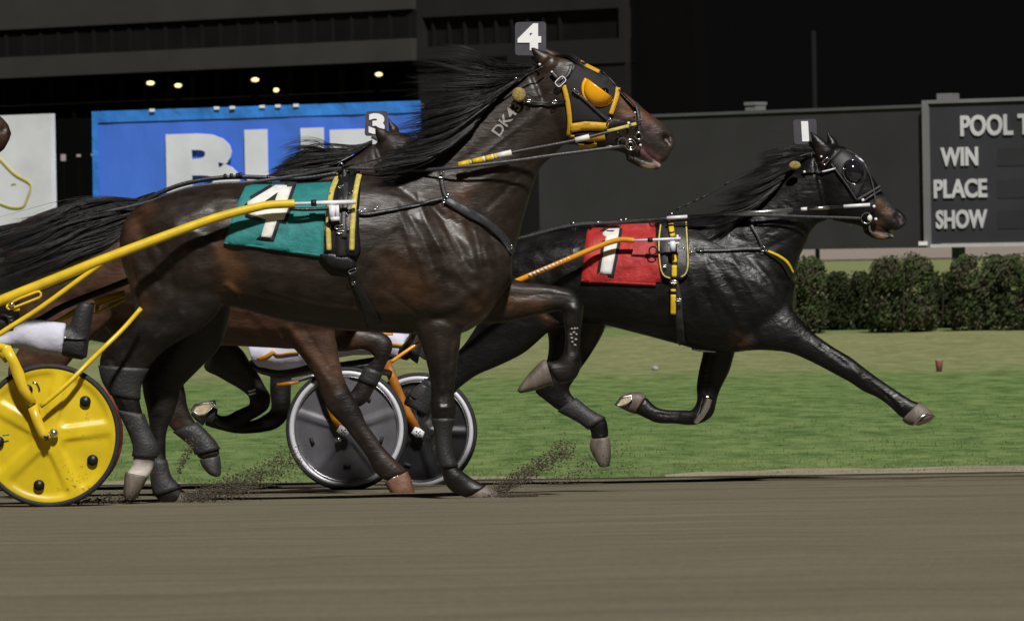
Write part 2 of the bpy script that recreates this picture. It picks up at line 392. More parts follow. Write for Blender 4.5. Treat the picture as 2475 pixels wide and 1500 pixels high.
# ------------------------------------------------------------------ horses
def shift(secs, f): return [(f(*s[0]), f(*s[1]))+tuple(s[2:]) for s in secs]
def hair(rig, guides, n, wid, jit=10, wj=.03, sides=3, curl=.0, lo=.55):
    """strands between neighbouring guide curves (x, y, lateral offset), root to tip"""
    G = [cr(np.array(g, float), 4) for g in guides]; m = min(len(g) for g in G); G = [g[np.linspace(0, len(g)-1, m).astype(int)] for g in G]
    V, Fc = [], []; nc = max(6, n//16); left = 0
    for _ in range(n):
        if left <= 0:
            cl = (RNG.random()*(len(G)-1), RNG.normal(0, jit), RNG.normal(0, jit), RNG.random()*6.3, curl*RNG.random(), .25+.75*RNG.random(), RNG.normal(0, wj)); left = int(RNG.integers(5, 26))
        left -= 1; stray = RNG.random() < .12
        u = min(max(cl[0]+RNG.normal(0, .09 if not stray else .5), 0), len(G)-1.001); i = min(int(u), len(G)-2); f = u-i
        tgt = min(max(cl[0], 0), len(G)-1.001); i2 = min(int(tgt), len(G)-2); f2_ = tgt-i2
        Q0 = G[i]*(1-f)+G[i+1]*f; Q1 = G[i2]*(1-f2_)+G[i2+1]*f2_
        L = lo+(1-lo)*(cl[5]*.7+.3*RNG.random()); tt = np.linspace(0, 1, 10)*L; s = tt**1.2; g_ = np.linspace(0, 1, m)
        k_ = np.clip(tt*1.1, 0, .8)[:, None] if not stray else np.zeros((10, 1))
        Q = np.stack([np.interp(tt, g_, Q0[:, k]) for k in range(3)], 1)*(1-k_)+np.stack([np.interp(tt, g_, Q1[:, k]) for k in range(3)], 1)*k_
        sj = 1.6 if stray else .28
        Q[:, 0] += (cl[1]*.7+RNG.normal(0, jit*sj*.5))*s+cl[4]*np.sin(cl[3]+tt*6)*s; Q[:, 1] += (cl[2]*1.25+RNG.normal(0, jit*sj))*s+cl[4]*np.cos(cl[3]+tt*7)*s+RNG.normal(0, 1.6); Q[:, 2] += (cl[6]+RNG.normal(0, wj*.3))*(.3+s)
        P = [rig.P(*q[:2], q[2]) for q in Q]
        w_ = wid*(.5+RNG.random())*(.6 if stray else 1); R = [w_*(1-.85*t**2) for t in np.linspace(0, 1, 10)]
        g = tube(P, R, n=sides, smooth=False, caps=False); k = len(V); V += g[0]; Fc += [tuple(j+k for j in q) for q in g[1]]
    return V, Fc
COATM = {}
def horse(label, rig, basepx, groups, col, blobs=(), strokes=(), voxel=.0085, coat=None, relief=.68, group='racehorses in harness', smooth=11, cat='horse', coatscale=1):
    b = rig.P(basepx, 900); b = Vector((b.x, b.y, gz(b.x, b.y)))
    t = thing('racehorse', b, label, cat, group)
    G = join(*[loft(rig, s, off=o, p=p) for s, o, p in groups])
    me = remesh(G, voxel, smooth)
    n = len(me.vertices); co = np.empty(n*3); me.vertices.foreach_get('co', co); co = co.reshape(-1, 3)
    no = np.empty(n*3); me.vertex_normals.foreach_get('vector', no); no = no.reshape(-1, 3)
    px = topix(co); fac = np.clip(np.abs(no@np.array(rig.n))*1.25-.15, 0, 1)
    d = np.zeros(n)
    for poly, wd, dep in strokes:
        Q = curve_px(poly, 4) if len(poly) > 1 else np.array(poly, float); lo, hi = Q.min(0)-3*wd, Q.max(0)+3*wd
        ix = np.where((px > lo).all(1) & (px < hi).all(1))[0]
        if len(ix): d[ix] += relief*dep*np.exp(-(seg_dist(px[ix], Q)/wd)**2)
    near = (no@np.array(rig.n)) > -.05
    co += no*(d*fac*near)[:, None]
    cc = np.tile(np.array([*col, 1.0]), (n, 1))
    for poly, wd, c, s in blobs:
        Q = curve_px(poly, 4) if len(poly) > 1 else np.array(poly, float)
        a = (s*np.exp(-(seg_dist(px, Q)/wd)**2.5))[:, None]; cc[:, :3] = cc[:, :3]*(1-a)+np.array(c)*a
    co -= np.array(b); me.vertices.foreach_set('co', co.ravel())
    ca = me.color_attributes.new('coat', 'FLOAT_COLOR', 'POINT'); ca.data.foreach_set('color', cc.ravel())
    me.materials.clear(); me.materials.append(coat); me.polygons.foreach_set('use_smooth', [True]*len(me.polygons)); me.update(); me.name = 'body'
    o = link(bpy.data.objects.new('body', me), t)
    return t, o, Skin(o)
def hoof(rig, t, secs, off, m='hoof', sole=None):
    o = mk('hoof', *loft(rig, secs, n=20, k=4, p=2.2, off=off), MT[m], t)
    if sole:
        # shoe and pale sole let into the upturned underside
        P = [rig.P(x, y, off+w_) for x, y, w_ in sole]; c = sum(P, Vector())/len(P)
        q = [c+(p-c)*.8 for p in P]; nn = (P[1]-P[0]).cross(P[2]-P[0]).normalized()
        if nn.dot(CAM-c) < 0: nn = -nn
        k = len(P); V = P+[p+nn*.012 for p in P]+[p+nn*.013 for p in q]+[p+nn*.006 for p in q]
        Fc = []
        for i in range(k):
            j = (i+1) % k
            for a in range(3): Fc.append((a*k+i, a*k+j, (a+1)*k+j, (a+1)*k+i))
        mk('horseshoe', V, Fc, MT['steel'], o)
        mk('sole', [p+nn*.004 for p in q]+[p+nn*.009 for p in q], [tuple(range(k)), tuple(range(k, 2*k))], MT['sole'], o)
    return o
def boot(rig, t, secs, off, m='boot', g=1.1, gw=.006, name='leg_boot'):
    S2 = []
    for s in secs:
        a, b = np.array(s[0], float), np.array(s[1], float); c = (a+b)/2
        S2.append((tuple(c+(a-c)*g), tuple(c+(b-c)*g), s[2]+gw)+tuple(s[3:]))
    return mk(name, *loft(rig, S2, n=22, k=4, p=2.1, off=off), MT[m], t)
coat4 = coat_mat('bay_coat', rough=.37, wr=.16, wscale=12, spec=.45, sheen=.0)
coat1 = coat_mat('black_coat', rough=.35, wr=.24, wscale=19, spec=.38, sheen=.0)
coat3 = coat_mat('red_bay_coat', rough=.44, wr=.2, wscale=16, spec=.45, sheen=.02)

# ---- horse with the number 4, nearest the camera
R4 = Rig(760, 28.0, 1.5)
T4 = [((290,548),(296,640),.09), ((318,508),(330,715),.18), ((368,480),(400,762),.245), ((440,456),(470,768),.28), ((520,441),(545,742),.285), ((600,438),(600,752),.285), ((700,441),(690,776),.30),
      ((800,433),(800,795),.31), ((880,416),(890,802),.30), ((960,426),(970,806),.28), ((1050,470),(1060,810),.265), ((1130,520),(1130,800),.245), ((1195,560),(1190,750),.2), ((1238,590),(1236,680),.12)]
N4 = [((900,402),(1236,640),.19), ((980,350),(1258,560),.155), ((1060,296),(1280,478),.125), ((1140,246),(1302,415),.105), ((1215,200),(1328,385),.095), ((1275,168),(1358,358),.09)]
H4 = [((1245,235),(1300,325),.03), ((1296,158),(1335,352),.075), ((1340,136),(1362,350),.092), ((1375,134),(1392,353),.098), ((1405,148),(1425,357),.10), ((1450,172),(1455,362),.092), ((1493,212),(1488,366),.074), ((1528,238),(1510,372),.062), ((1570,274),(1532,381),.054),
      ((1604,298),(1552,394),.05), ((1624,320),(1580,398),.046), ((1632,342),(1598,396),.036), ((1631,352),(1612,388),.022)]
LIP4 = [((1515,372),(1512,388),.03), ((1540,380),(1535,400),.036), ((1565,390),(1558,411),.036), ((1586,396),(1584,412),.03), ((1598,398),(1597,408),.018)]
E4a = [((1312,180),(1352,150),.03), ((1298,158),(1336,132),.032), ((1288,136),(1310,122),.022), ((1281,114),(1286,112),.008)]
NF4 = [((1000,690),(1165,700),.05), ((985,750),(1150,765),.075), ((1003,800),(1118,800),.075), ((1016,830),(1113,830),.068), ((1034,890),(1105,890),.055), ((1041,945),(1098,945),.046), ((1039,985),(1103,985),.05), ((1044,1010),(1100,1010),.048), ((1052,1045),(1090,1045),.034), ((1056,1090),(1092,1090),.032), ((1066,1130),(1106,1126),.036), ((1074,1166),(1124,1142),.042), ((1095,1190),(1150,1160),.037), ((1128,1203),(1178,1172),.042)]
FF4 = [((1120,640),(1150,782),.085), ((1215,665),(1215,780),.075), ((1270,681),(1275,768),.062), ((1335,688),(1335,754),.05), ((1383,700),(1360,754),.045), ((1409,730),(1362,770),.048), ((1409,765),(1362,786),.045), ((1404,800),(1366,800),.034), ((1402,845),(1364,842),.033), ((1406,882),(1350,868),.04), ((1388,918),(1336,872),.042), ((1350,928),(1318,872),.042)]
NH4 = [((565,630),(305,600),.11), ((556,690),(312,690),.112), ((528,752),(328,765),.10), ((488,795),(296,806),.085), ((440,822),(262,832),.068), ((400,846),(244,856),.057), ((358,890),(240,882),.05), ((340,930),(248,920),.046), ((338,965),(268,955),.042), ((346,1000),(286,990),.036), ((362,1040),(308,1034),.036), ((381,1080),(324,1076),.043), ((376,1106),(322,1102),.04), ((369,1135),(317,1125),.036), ((355,1162),(303,1148),.042)]
FH4 = [((565,690),(380,700),.1), ((555,760),(420,770),.1), ((534,834),(400,820),.085), ((484,890),(372,872),.06), ((441,935),(345,908),.05), ((433,965),(345,948),.046), ((420,1002),(355,992),.041), ((403,1045),(362,1045),.033), ((402,1110),(366,1110),.033), ((412,1150),(366,1157),.037), ((437,1178),(374,1198),.043), ((455,1192),(405,1222),.04)]
dk, br, rb, tn = (.007,.006,.006), (.05,.024,.011), (.09,.04,.016), (.15,.08,.035)
st4 = [([(1060,1020),(1064,1060),(1074,1125)],3.2,.008), ([(1078,1020),(1078,1060),(1088,1120)],3,-.008), ([(1050,985),(1090,985)],5,.008), ([(1070,955),(1075,1010)],4,-.005), ([(1370,775),(1374,850)],3.5,.007), ([(1392,785),(1392,850)],3,-.007), ([(1385,745),(1400,760)],8,.01), ([(1040,880),(1055,940)],4,-.006), ([(1010,470),(1030,540),(1075,620),(1130,690)],5,.006), ([(1120,480),(1150,560),(1165,640)],5,.006), ([(960,500),(985,570),(1000,640)],6,.006), ([(930,700),(1010,760)],5,-.005), ([(900,640),(860,740),(900,790)],10,-.005), ([(1075,540),(1100,600),(1140,650)],5,-.006), ([(1170,600),(1190,680),(1160,760)],8,.008), ([(640,700),(760,735),(880,750)],4,.004), ([(1020,830),(1040,900),(1048,960)],4,.004), ([(1100,830),(1092,900)],4,.004), ([(1060,1000),(1075,1060),(1085,1120)],3.5,.003),
       ([(350,560),(400,620),(420,690)],8,-.007), ([(450,620),(440,720),(400,790)],10,-.007), ([(470,560),(520,600),(540,660)],12,.008), ([(310,600),(330,680),(350,730)],6,-.006), ([(420,780),(340,850)],5,.005), ([(440,760),(470,800)],8,.006), ([(380,500),(440,520),(500,500)],14,.008), ([(260,905),(290,960),(310,1000)],4,.004), ([(1280,300),(1330,230)],8,.006), ([(1170,370),(1250,310),(1310,260)],4,.004), ([(1440,300),(1490,318)],5,.006), ([(1440,270),(1500,290),(1540,300)],4,-.004), ([(1520,300),(1560,340),(1570,365)],4,.0035), ([(1390,250),(1380,310),(1400,345)],9,.005), ([(1240,695),(1320,698),(1380,712)],5,.005), ([(1210,740),(1290,735)],5,-.005),([(986,514),(1022,574),(1045,640)],9,-.012), ([(1049,500),(1090,560),(1120,614)],9,-.014), ([(1015,500),(1060,590),(1080,650)],12,.012), ([(1095,500),(1135,590),(1150,660)],12,.012), ([(960,560),(1010,650),(1010,730)],14,-.012), ([(1150,520),(1195,590),(1205,660)],9,-.01), ([(1060,660),(1120,700),(1160,740)],12,-.012), ([(1000,600),(1040,690)],10,.01),
       ([(930,620),(960,720),(985,800)],12,-.008), ([(1010,740),(1080,745),(1150,700)],14,.014), ([(1005,800),(1060,770),(1120,800)],8,-.012), ([(1060,820),(1068,940)],12,.008), ([(1090,830),(1085,930)],6,-.006),
       ([(548,690),(575,712)],7,.014), ([(560,610),(556,690)],26,-.02), ([(600,640),(640,750)],20,-.008), ([(740,640),(760,780)],14,-.004), ([(800,640),(820,790)],14,-.004), ([(680,640),(700,770)],14,-.004),
       ([(330,520),(350,600),(390,690)],12,-.012), ([(430,560),(480,640),(500,720)],30,.012), ([(380,600),(420,720),(380,800)],12,-.009), ([(330,640),(345,720)],12,.01), ([(520,480),(500,560)],20,-.008), ([(400,540),(420,560)],30,.012), ([(360,830),(420,780)],10,-.006), ([(270,870),(290,900)],8,-.008), ([(295,860),(320,930)],6,.006),
       ([(1000,430),(1100,400),(1200,330),(1300,250)],14,-.007), ([(1110,470),(1200,420),(1290,330)],14,.007), ([(1180,500),(1260,420),(1310,370)],9,-.008), ([(1130,420),(1220,340)],10,-.004),
       ([(1365,350),(1345,300),(1335,230)],14,-.005), ([(1410,330)],32,.006), ([(1480,300),(1520,290)],8,.006), ([(1500,330),(1545,330)],10,-.005), ([(1440,200)],10,-.005), ([(1500,262),(1540,275)],7,-.006), ([(1611,333)],10,-.045), ([(1618,347)],6,-.016), ([(1604,322),(1622,322)],5,.006), ([(1545,352),(1570,378),(1598,396)],3.5,-.012), ([(1585,360)],10,.004), ([(1545,392),(1590,402)],4,.004),
       ([(1230,715),(1330,712)],8,-.006), ([(1250,735),(1360,735)],7,.006), ([(1365,745),(1400,745)],8,.008), ([(1383,790),(1381,850)],5,-.006), ([(1070,985)],14,.008), ([(1066,1030),(1072,1100)],5,-.005), ([(1310,165),(1330,142)],6,-.012)]
bl4 = [([(440,800),(300,830),(280,900),(330,1000),(355,1100)],75,dk,.9), ([(480,860),(400,920),(385,1050),(400,1200)],70,dk,.85), ([(1070,920),(1072,1050),(1090,1150),(1150,1190)],70,dk,.85), ([(1400,730),(1385,800),(1375,900),(1320,900)],52,dk,.9), ([(1330,720),(1400,715)],30,dk,.5),
       ([(545,600),(565,660),(560,695)],30,rb,.85), ([(556,690)],14,tn,.6), ([(330,560),(300,600),(300,660),(340,740)],26,(.07,.034,.02),.8), ([(360,500),(320,540)],24,rb,.4), ([(900,740),(980,700)],50,br,.4), ([(1010,700),(960,640)],46,(.06,.026,.01),.5), ([(1080,470),(1110,560)],40,(.05,.026,.016),.5), ([(1130,440),(1100,500)],24,rb,.45),
       ([(1150,740),(1250,735),(1300,740)],26,rb,.5), ([(1130,790),(1160,760)],14,(.12,.06,.03),.5), ([(1345,140),(1320,150)],22,br,.7), ([(1510,240),(1545,270),(1590,296)],24,(.12,.05,.026),.85), ([(1510,270)],16,(.14,.055,.025),.7), ([(1600,310),(1622,350),(1600,385)],26,(.05,.035,.03),.8), ([(1611,334)],12,(.006,.004,.004),.97), ([(1614,338)],3.5,(.35,.15,.15),.8), ([(1550,360),(1590,385)],9,(.2,.09,.1),.75), ([(1585,388),(1595,398)],6,(.5,.36,.36),.8), ([(1555,404),(1575,408)],9,(.3,.22,.13),.8), ([(1420,320)],50,(.03,.018,.012),.4), ([(1300,160),(1285,115)],9,dk,.8), ([(480,745),(520,800),(480,870)],50,(.011,.009,.008),.7), ([(318,1130),(365,1140)],26,(.6,.55,.5),.9)]
t4, b4, k4 = horse('dark bay racehorse in the number 4 cloth, nearest the camera', R4, 760, [(T4,0,2.3),(N4,0,2.1),(H4,0,2.15),(LIP4,0,2),(E4a,.045,2),([((a[0]+26,a[1]-3),(b_[0]+20,b_[1]-3),w_) for a,b_,w_ in E4a],-.05,2),(NF4,.12,2.1),(FF4,-.12,2.1),(NH4,.13,2.2),(FH4,-.13,2.2)],
                   (.0205,.0135,.0102), bl4, st4, .0082, coat4, relief=.6)
hoof(R4, t4, [((1126,1206),(1180,1170),.05), ((1150,1212),(1195,1182),.056), ((1185,1214),(1212,1200),.056), ((1207,1215),(1217,1209),.045)], .12)
hoof(R4, t4, [((1320,868),(1338,930),.046), ((1308,872),(1320,933),.052), ((1280,900),(1298,942),.056), ((1256,932),(1270,948),.05), ((1250,944),(1258,950),.035)], -.12)
hoof(R4, t4, [((360,1150),(302,1140),.046), ((350,1168),(300,1162),.053), ((338,1190),(298,1190),.055), ((328,1206),(300,1202),.045)], .13)
hoof(R4, t4, [((440,1186),(420,1222),.048), ((462,1196),(445,1224),.055), ((485,1212),(470,1225),.054), ((496,1221),(490,1226),.04)], -.13)
boot(R4, t4, NH4[9:13], .13, 'boot_grey', 1.14, .009); boot(R4, t4, NH4[6:9], .13, 'boot', 1.05, .006)
boot(R4, t4, FH4[8:11], -.13, 'boot_grey', 1.12, .008)
boot(R4, t4, NF4[7:11], .12, 'boot', 1.1, .008)
mane4 = [[(1306,160,.0),(1240,172,.06),(1150,160,.08),(1030,205,.06)], [(1292,168,.03),(1200,192,.1),(1100,190,.1),(975,232,.08)], [(1272,178,.04),(1180,215,.12),(1080,225,.12),(945,250,.1)], [(1244,198,.07),(1160,243,.13),(1055,270,.14),(935,285,.12)], [(1214,222,.09),(1128,274,.15),(1030,305,.15),(915,330,.14)],
         [(1172,266,.11),(1096,322,.16),(1000,350,.17),(890,372,.16)], [(1145,310,.125),(1065,365,.17),(965,385,.18),(862,400,.18)], [(1100,350,.14),(1020,388,.18),(930,402,.2),(840,412,.2)]]
mane4 = [[g[0], g[1], g[2], (g[2][0]+(g[3][0]-g[2][0])*.8, g[2][1]+(g[3][1]-g[2][1])*.8, g[3][2])] for g in mane4]
mk('mane', *join(hair(R4, mane4, 1700, .0015, 15, .035, curl=17, lo=.3), hair(R4, [[(x-6,y+3,w_+.02) for x,y,w_ in g] for g in mane4[2:]], 700, .002, 10, .02, curl=12, lo=.22), hair(R4, [[(x+(-30 if i else 0),y-16*i,w_) for i,(x,y,w_) in enumerate(g)] for g in mane4[:4]], 160, .0011, 22, .04, curl=14)), MT['hair'], t4)
mk('forelock', *hair(R4, [[(1345,136,.0),(1375,128,.03),(1400,140,.05),(1440,170,.06)], [(1340,140,.03),(1372,135,.07),(1400,150,.09),(1425,175,.1)]], 50, .0012, 4, .01), MT['hair'], t4)
tail4 = [[(352,486,-.02),(265,482,0),(170,500,.03),(80,545,.05),(-70,590,.05)], [(345,500,.0),(260,510,.03),(160,540,.06),(70,580,.08),(-80,620,.08)], [(335,520,.02),(262,550,.05),(170,580,.08),(70,622,.1),(-80,680,.1)], [(325,540,.02),(272,590,.06),(190,622,.09),(80,668,.1),(-70,745,.1)]]
mk('tail', *join(hair(R4, tail4, 2200, .0017, 15, .05, curl=20, lo=.6), hair(R4, tail4, 180, .0012, 28, .05, curl=16)), MT['hair'], t4)
mk('tail_dock', *tube([R4.P(380,487), R4.P(335,500,.0), R4.P(290,520,.02), R4.P(240,540,.03)], [.05,.045,.035,.012], n=14), MT['hair'], t4)
mk('eye', *ball(R4.P(1462,222,.088), .02), MT['eye'], t4)
mudz = ztr(950, 550, 3.732)
for x, y, r in [(1640,910,12),(1612,912,10),(1632,945,13),(1605,962,11),(1655,962,10),(1612,995,12),(1650,1008,12),(1618,1030,11),(1642,1058,12),(1662,908,9)]:
    cx, cy = mudz((x, y))[0]; mk('mud_fleck', *patch(k4, [(cx+r/3.4*math.cos(a), cy+r/3.9*math.sin(a)) for a in np.linspace(0, 6.28, 9)[:-1]], .001, .003, 0, sub=False), MT['white_mark'], t4)
V, Fc = text_geo('DK43', 1, .02); A = np.array(V); A[:, 0] /= A[:, 0].max(); A[:, 1] /= A[:, 1].max()
o_, ex, ey = np.array([1206.,333.]), np.array([55.,-75.]), np.array([-21.,-15.])
pxs = [tuple(o_+ex*a[0]+ey*a[1]) for a in A]; tt = k4.hits(pxs)
mk('freeze_brand', [CAM+ray(*p)*(t_-.004) for p, t_ in zip(pxs, tt)], Fc, MT['white_mark'], t4, smooth=False)

# ---- horse with the number 1, on the inside
R1 = Rig(1700, 32.2, 9)
T1 = [((1130,640),(1150,740),.1), ((1170,602),(1190,800),.2), ((1230,580),(1260,815),.25), ((1300,558),(1330,790),.27), ((1380,548),(1400,778),.28), ((1465,543),(1465,787),.285), ((1560,541),(1550,808),.29), ((1640,530),(1640,832),.28), ((1710,541),(1710,850),.265), ((1790,575),(1790,850),.25), ((1860,610),(1855,828),.22), ((1900,655),(1900,790),.17), ((1922,690),(1920,755),.09)]
N1 = [((1660,527),(1916,700),.19), ((1730,514),(1930,630),.15), ((1800,484),(1947,592),.12), ((1865,444),(1960,562),.1), ((1920,402),(1976,542),.092), ((1965,368),(1998,534),.086)]
H1 = [((1935,430),(1968,505),.03), ((1988,356),(2012,533),.075), ((2015,350),(2030,537),.09), ((2045,356),(2048,541),.095), ((2076,380),(2066,544),.092), ((2100,412),(2082,548),.078), ((2122,448),(2098,554),.064), ((2142,476),(2112,560),.055), ((2164,500),(2126,562),.05), ((2183,515),(2146,560),.046), ((2192,530),(2166,558),.036), ((2192,540),(2176,554),.022)]
LIP1 = [((2088,548),(2086,562),.03), ((2110,556),(2108,576),.036), ((2132,562),(2130,582),.036), ((2152,566),(2150,578),.028), ((2162,568),(2161,575),.016)]
E1a = [((1975,392),(2018,364),.03), ((1966,362),(2000,344),.03), ((1960,335),(1978,328),.02), ((1956,317),(1960,316),.007)]
E1b = [((2000,366),(2028,352),.025), ((1999,345),(2022,338),.025), ((1998,328),(2008,326),.016), ((1997,313),(2000,312),.007)]
NF1 = [((1895,690),(1750,820),.05), ((1910,735),(1790,846),.078), ((1930,765),(1840,846),.078), ((1962,800),(1905,852),.062), ((2010,835),(1960,874),.052), ((2055,862),(2025,908),.048), ((2084,884),(2058,926),.047), ((2112,905),(2084,944),.041), ((2145,928),(2122,962),.033), ((2178,950),(2152,984),.034), ((2204,966),(2172,1004),.038), ((2228,975),(2190,1015),.038)]
FF1 = [((1705,790),(1800,790),.085), ((1699,850),(1777,850),.07), ((1689,895),(1764,895),.058), ((1683,935),(1744,935),.05), ((1684,968),(1734,962),.047), ((1672,990),(1722,1004),.047), ((1655,990),(1683,1026),.042), ((1625,990),(1630,1024),.034), ((1595,986),(1588,1022),.034), ((1578,976),(1560,1010),.038), ((1562,958),(1530,996),.036)]
NH1 = [((1190,700),(1360,780),.11), ((1160,770),(1322,805),.1), ((1130,820),(1268,852),.075), ((1098,858),(1205,884),.057), ((1064,890),(1150,908),.05), ((1030,915),(1100,945),.046), ((1005,945),(1055,975),.038), ((985,975),(1030,1004),.038), ((975,975),(1015,1010),.04), ((985,950),(1020,975),.036)]
FH1 = [((1475,740),(1310,770),.1), ((1460,800),(1325,815),.085), ((1427,858),(1322,868),.062), ((1403,892),(1302,912),.05), ((1388,918),(1292,944),.047), ((1376,940),(1318,968),.043), ((1390,962),(1350,992),.034), ((1425,990),(1395,1016),.034), ((1462,1010),(1424,1036),.04), ((1470,1036),(1428,1046),.038), ((1471,1056),(1428,1060),.042)]
st1 = [([(2090,915),(2150,955),(2180,985)],3,.012), ([(2080,905),(2140,955),(2165,985)],2.8,-.012), ([(2060,890),(2085,915)],6,.012), ([(1985,835),(2045,880)],3.5,-.012), ([(1590,1000),(1640,1003)],3,-.01), ([(1600,1014),(1640,1016)],3,.01), ([(1720,860),(1705,950)],3.5,-.01), ([(1700,600),(1720,680),(1760,750)],5,.006), ([(1760,600),(1800,680),(1850,760)],5,.007), ([(1780,590),(1830,650),(1880,700)],4,-.006), ([(1820,620),(1870,690),(1910,750)],5,.006), ([(1700,700),(1740,780),(1790,830)],6,-.006), ([(1660,640),(1690,740)],8,.006), ([(1850,700),(1900,770),(1960,820)],5,-.005), ([(1990,840),(2050,880)],4,.004), ([(1980,860),(2030,890)],3.5,-.004), ([(2095,915),(2160,962)],3,.003), ([(1520,700),(1600,740),(1690,800)],4,.004), ([(1300,600),(1330,660),(1330,740)],12,-.006), ([(1240,640),(1300,700)],10,.007), ([(1830,570),(1900,520),(1950,480)],4,.004), ([(1870,560),(1930,520)],4,-.004), ([(2040,470),(2030,520)],9,.005), ([(2070,480),(2110,500)],4,.005), ([(1700,870),(1715,950)],5,.004), ([(1755,870),(1735,940)],4,-.004), ([(1370,830),(1350,890)],6,.005),([(1690,600),(1740,660),(1800,760),(1830,830)],12,-.014), ([(1740,600),(1800,660),(1880,720),(1940,770)],10,.012), ([(1710,640),(1770,740),(1800,800)],14,.014), ([(1800,600),(1860,660),(1905,730)],9,-.01), ([(1700,560),(1760,570),(1840,600)],10,-.008), ([(1760,800),(1820,832)],10,.012), ([(1640,560),(1650,700),(1680,800)],20,-.006), ([(1560,690),(1570,800)],14,-.005), ([(1500,690),(1510,790)],14,-.005), ([(1440,690),(1480,790)],22,-.01), ([(1270,600),(1370,560)],12,-.006), ([(1290,620),(1380,610)],20,.012), ([(1370,570),(1400,600)],8,-.01), ([(1400,640),(1390,740)],22,-.014),
       ([(1720,520),(1820,500),(1930,430)],12,-.007), ([(1800,560),(1880,530),(1950,470)],12,.007), ([(1860,600),(1930,560),(1970,540)],8,-.008), ([(1830,540),(1920,480)],8,-.005), ([(1990,535),(1995,470),(1985,410)],14,-.005), ([(2030,500)],28,.008), ([(2085,500),(2130,490)],8,.005), ([(2100,520),(2120,530)],9,-.004), ([(2170,522),(2178,534)],9,-.03), ([(2120,545),(2150,560),(2172,562)],3,-.01), ([(1930,790),(2010,850),(2060,890)],7,-.006), ([(1960,800),(2040,860)],6,.006), ([(2070,905)],13,.007), ([(2100,920),(2170,975)],4,-.005), ([(1730,870),(1720,940)],8,.006), ([(1325,930)],12,.007)]
bk = (.0065,.006,.0066)
bl1 = [([(2125,490),(2145,515)],13,(.1,.052,.022),.75), ([(2125,540),(2122,572)],13,(.09,.05,.024),.7), ([(2160,498),(2140,480)],10,(.035,.035,.04),.7), ([(2174,528)],10,(.006,.004,.004),.97), ([(2178,530)],3.5,(.4,.2,.2),.8), ([(2190,535),(2170,552)],12,(.035,.03,.032),.6), ([(2155,560),(2163,572)],5,(.5,.42,.3),.8), ([(2125,576),(2140,578)],8,(.2,.13,.07),.7), ([(1800,832),(1780,820)],18,(.07,.04,.025),.8), ([(1250,690),(1320,770),(1340,795)],12,(.12,.055,.025),.35), ([(1425,830),(1440,800)],14,(.05,.028,.015),.7), ([(1990,390),(1975,360)],14,(.03,.012,.01),.5), ([(1690,900),(1740,900)],30,(.02,.015,.012),.5), ([(1760,520),(1700,560),(1660,590)],30,(.007,.006,.007),.8)]
t1, b1, k1 = horse('black racehorse in the red number 1 cloth, leading on the inside', R1, 1640, [(T1,0,2.3),(N1,0,2.1),(H1,0,2.15),(LIP1,0,2),(E1a,.05,2),(E1b,-.05,2),(NF1,.12,2.1),(FF1,-.12,2.1),(NH1,.13,2.2),(FH1,-.13,2.2)], bk, bl1, st1, .0085, coat1, relief=.42)
hoof(R1, t1, [((2222,972),(2180,1014),.045), ((2238,982),(2186,1020),.054), ((2252,996),(2196,1026),.057), ((2256,1004),(2206,1028),.05)], .12, 'hoof', [(2222,1006,.07),(2238,998,.05),(2258,1003,.0),(2246,1016,-.04),(2218,1026,-.0),(2206,1024,.05)])
hoof(R1, t1, [((1562,955),(1535,1000),.044), ((1548,948),(1518,994),.05), ((1525,948),(1500,985),.056), ((1510,950),(1486,978),.05)], -.12, 'hoof', [(1486,976,.05),(1500,958,.065),(1525,950,.05),(1528,960,.06),(1514,974,.07),(1498,980,.065)])
hoof(R1, t1, [((990,955),(1024,975),.042), ((1000,938),(1035,955),.05), ((1018,925),(1042,938),.05)], .13, 'hoof_dark')
hoof(R1, t1, [((1473,1056),(1428,1060),.046), ((1476,1080),(1426,1082),.054), ((1476,1106),(1438,1108),.055), ((1472,1126),(1450,1128),.042)], -.13)
boot(R1, t1, FH1[6:9], -.13, 'boot_grey', 1.15, .008); boot(R1, t1, NH1[5:8], .13, 'boot', 1.1, .008)
knee1 = mk('knee_boot', *patch(k1, [(1697,955),(1712,952),(1722,962),(1716,985),(1700,1010),(1685,1025),(1676,1020),(1690,990)], .004, .006, 8, .006), MT['chrome'], t1)
mane1 = [[(1962,366,.0),(1925,362,.03),(1880,372,.04),(1832,392,.04)], [(1950,376,.03),(1905,385,.07),(1855,400,.08),(1800,428,.08)], [(1928,396,.05),(1875,420,.1),(1815,440,.1),(1750,468,.1)], [(1900,420,.08),(1850,450,.12),(1790,475,.13),(1715,498,.13)], [(1880,450,.1),(1830,485,.14),(1770,512,.15),(1690,530,.16)], [(1850,480,.12),(1800,520,.15),(1750,540,.17),(1680,560,.18)], [(1800,510,.14),(1760,545,.17),(1720,570,.18),(1660,590,.2)]]
mk('mane', *join(hair(R1, mane1, 1300, .0016, 13, .03, curl=13, lo=.4), hair(R1, mane1[:4], 140, .0012, 22, .04, curl=14)), MT['hair'], t1)
mk('tail', *hair(R1, [[(1165,610,0),(1080,600,.03),(960,640,.04),(840,700,.05)], [(1150,640,0),(1070,650,.05),(960,700,.06),(830,770,.06)]], 500, .002, 12, .05, curl=8), MT['hair'], t1)
mk('eye', *ball(R1.P(2062,420,.083), .02), MT['eye'], t1)

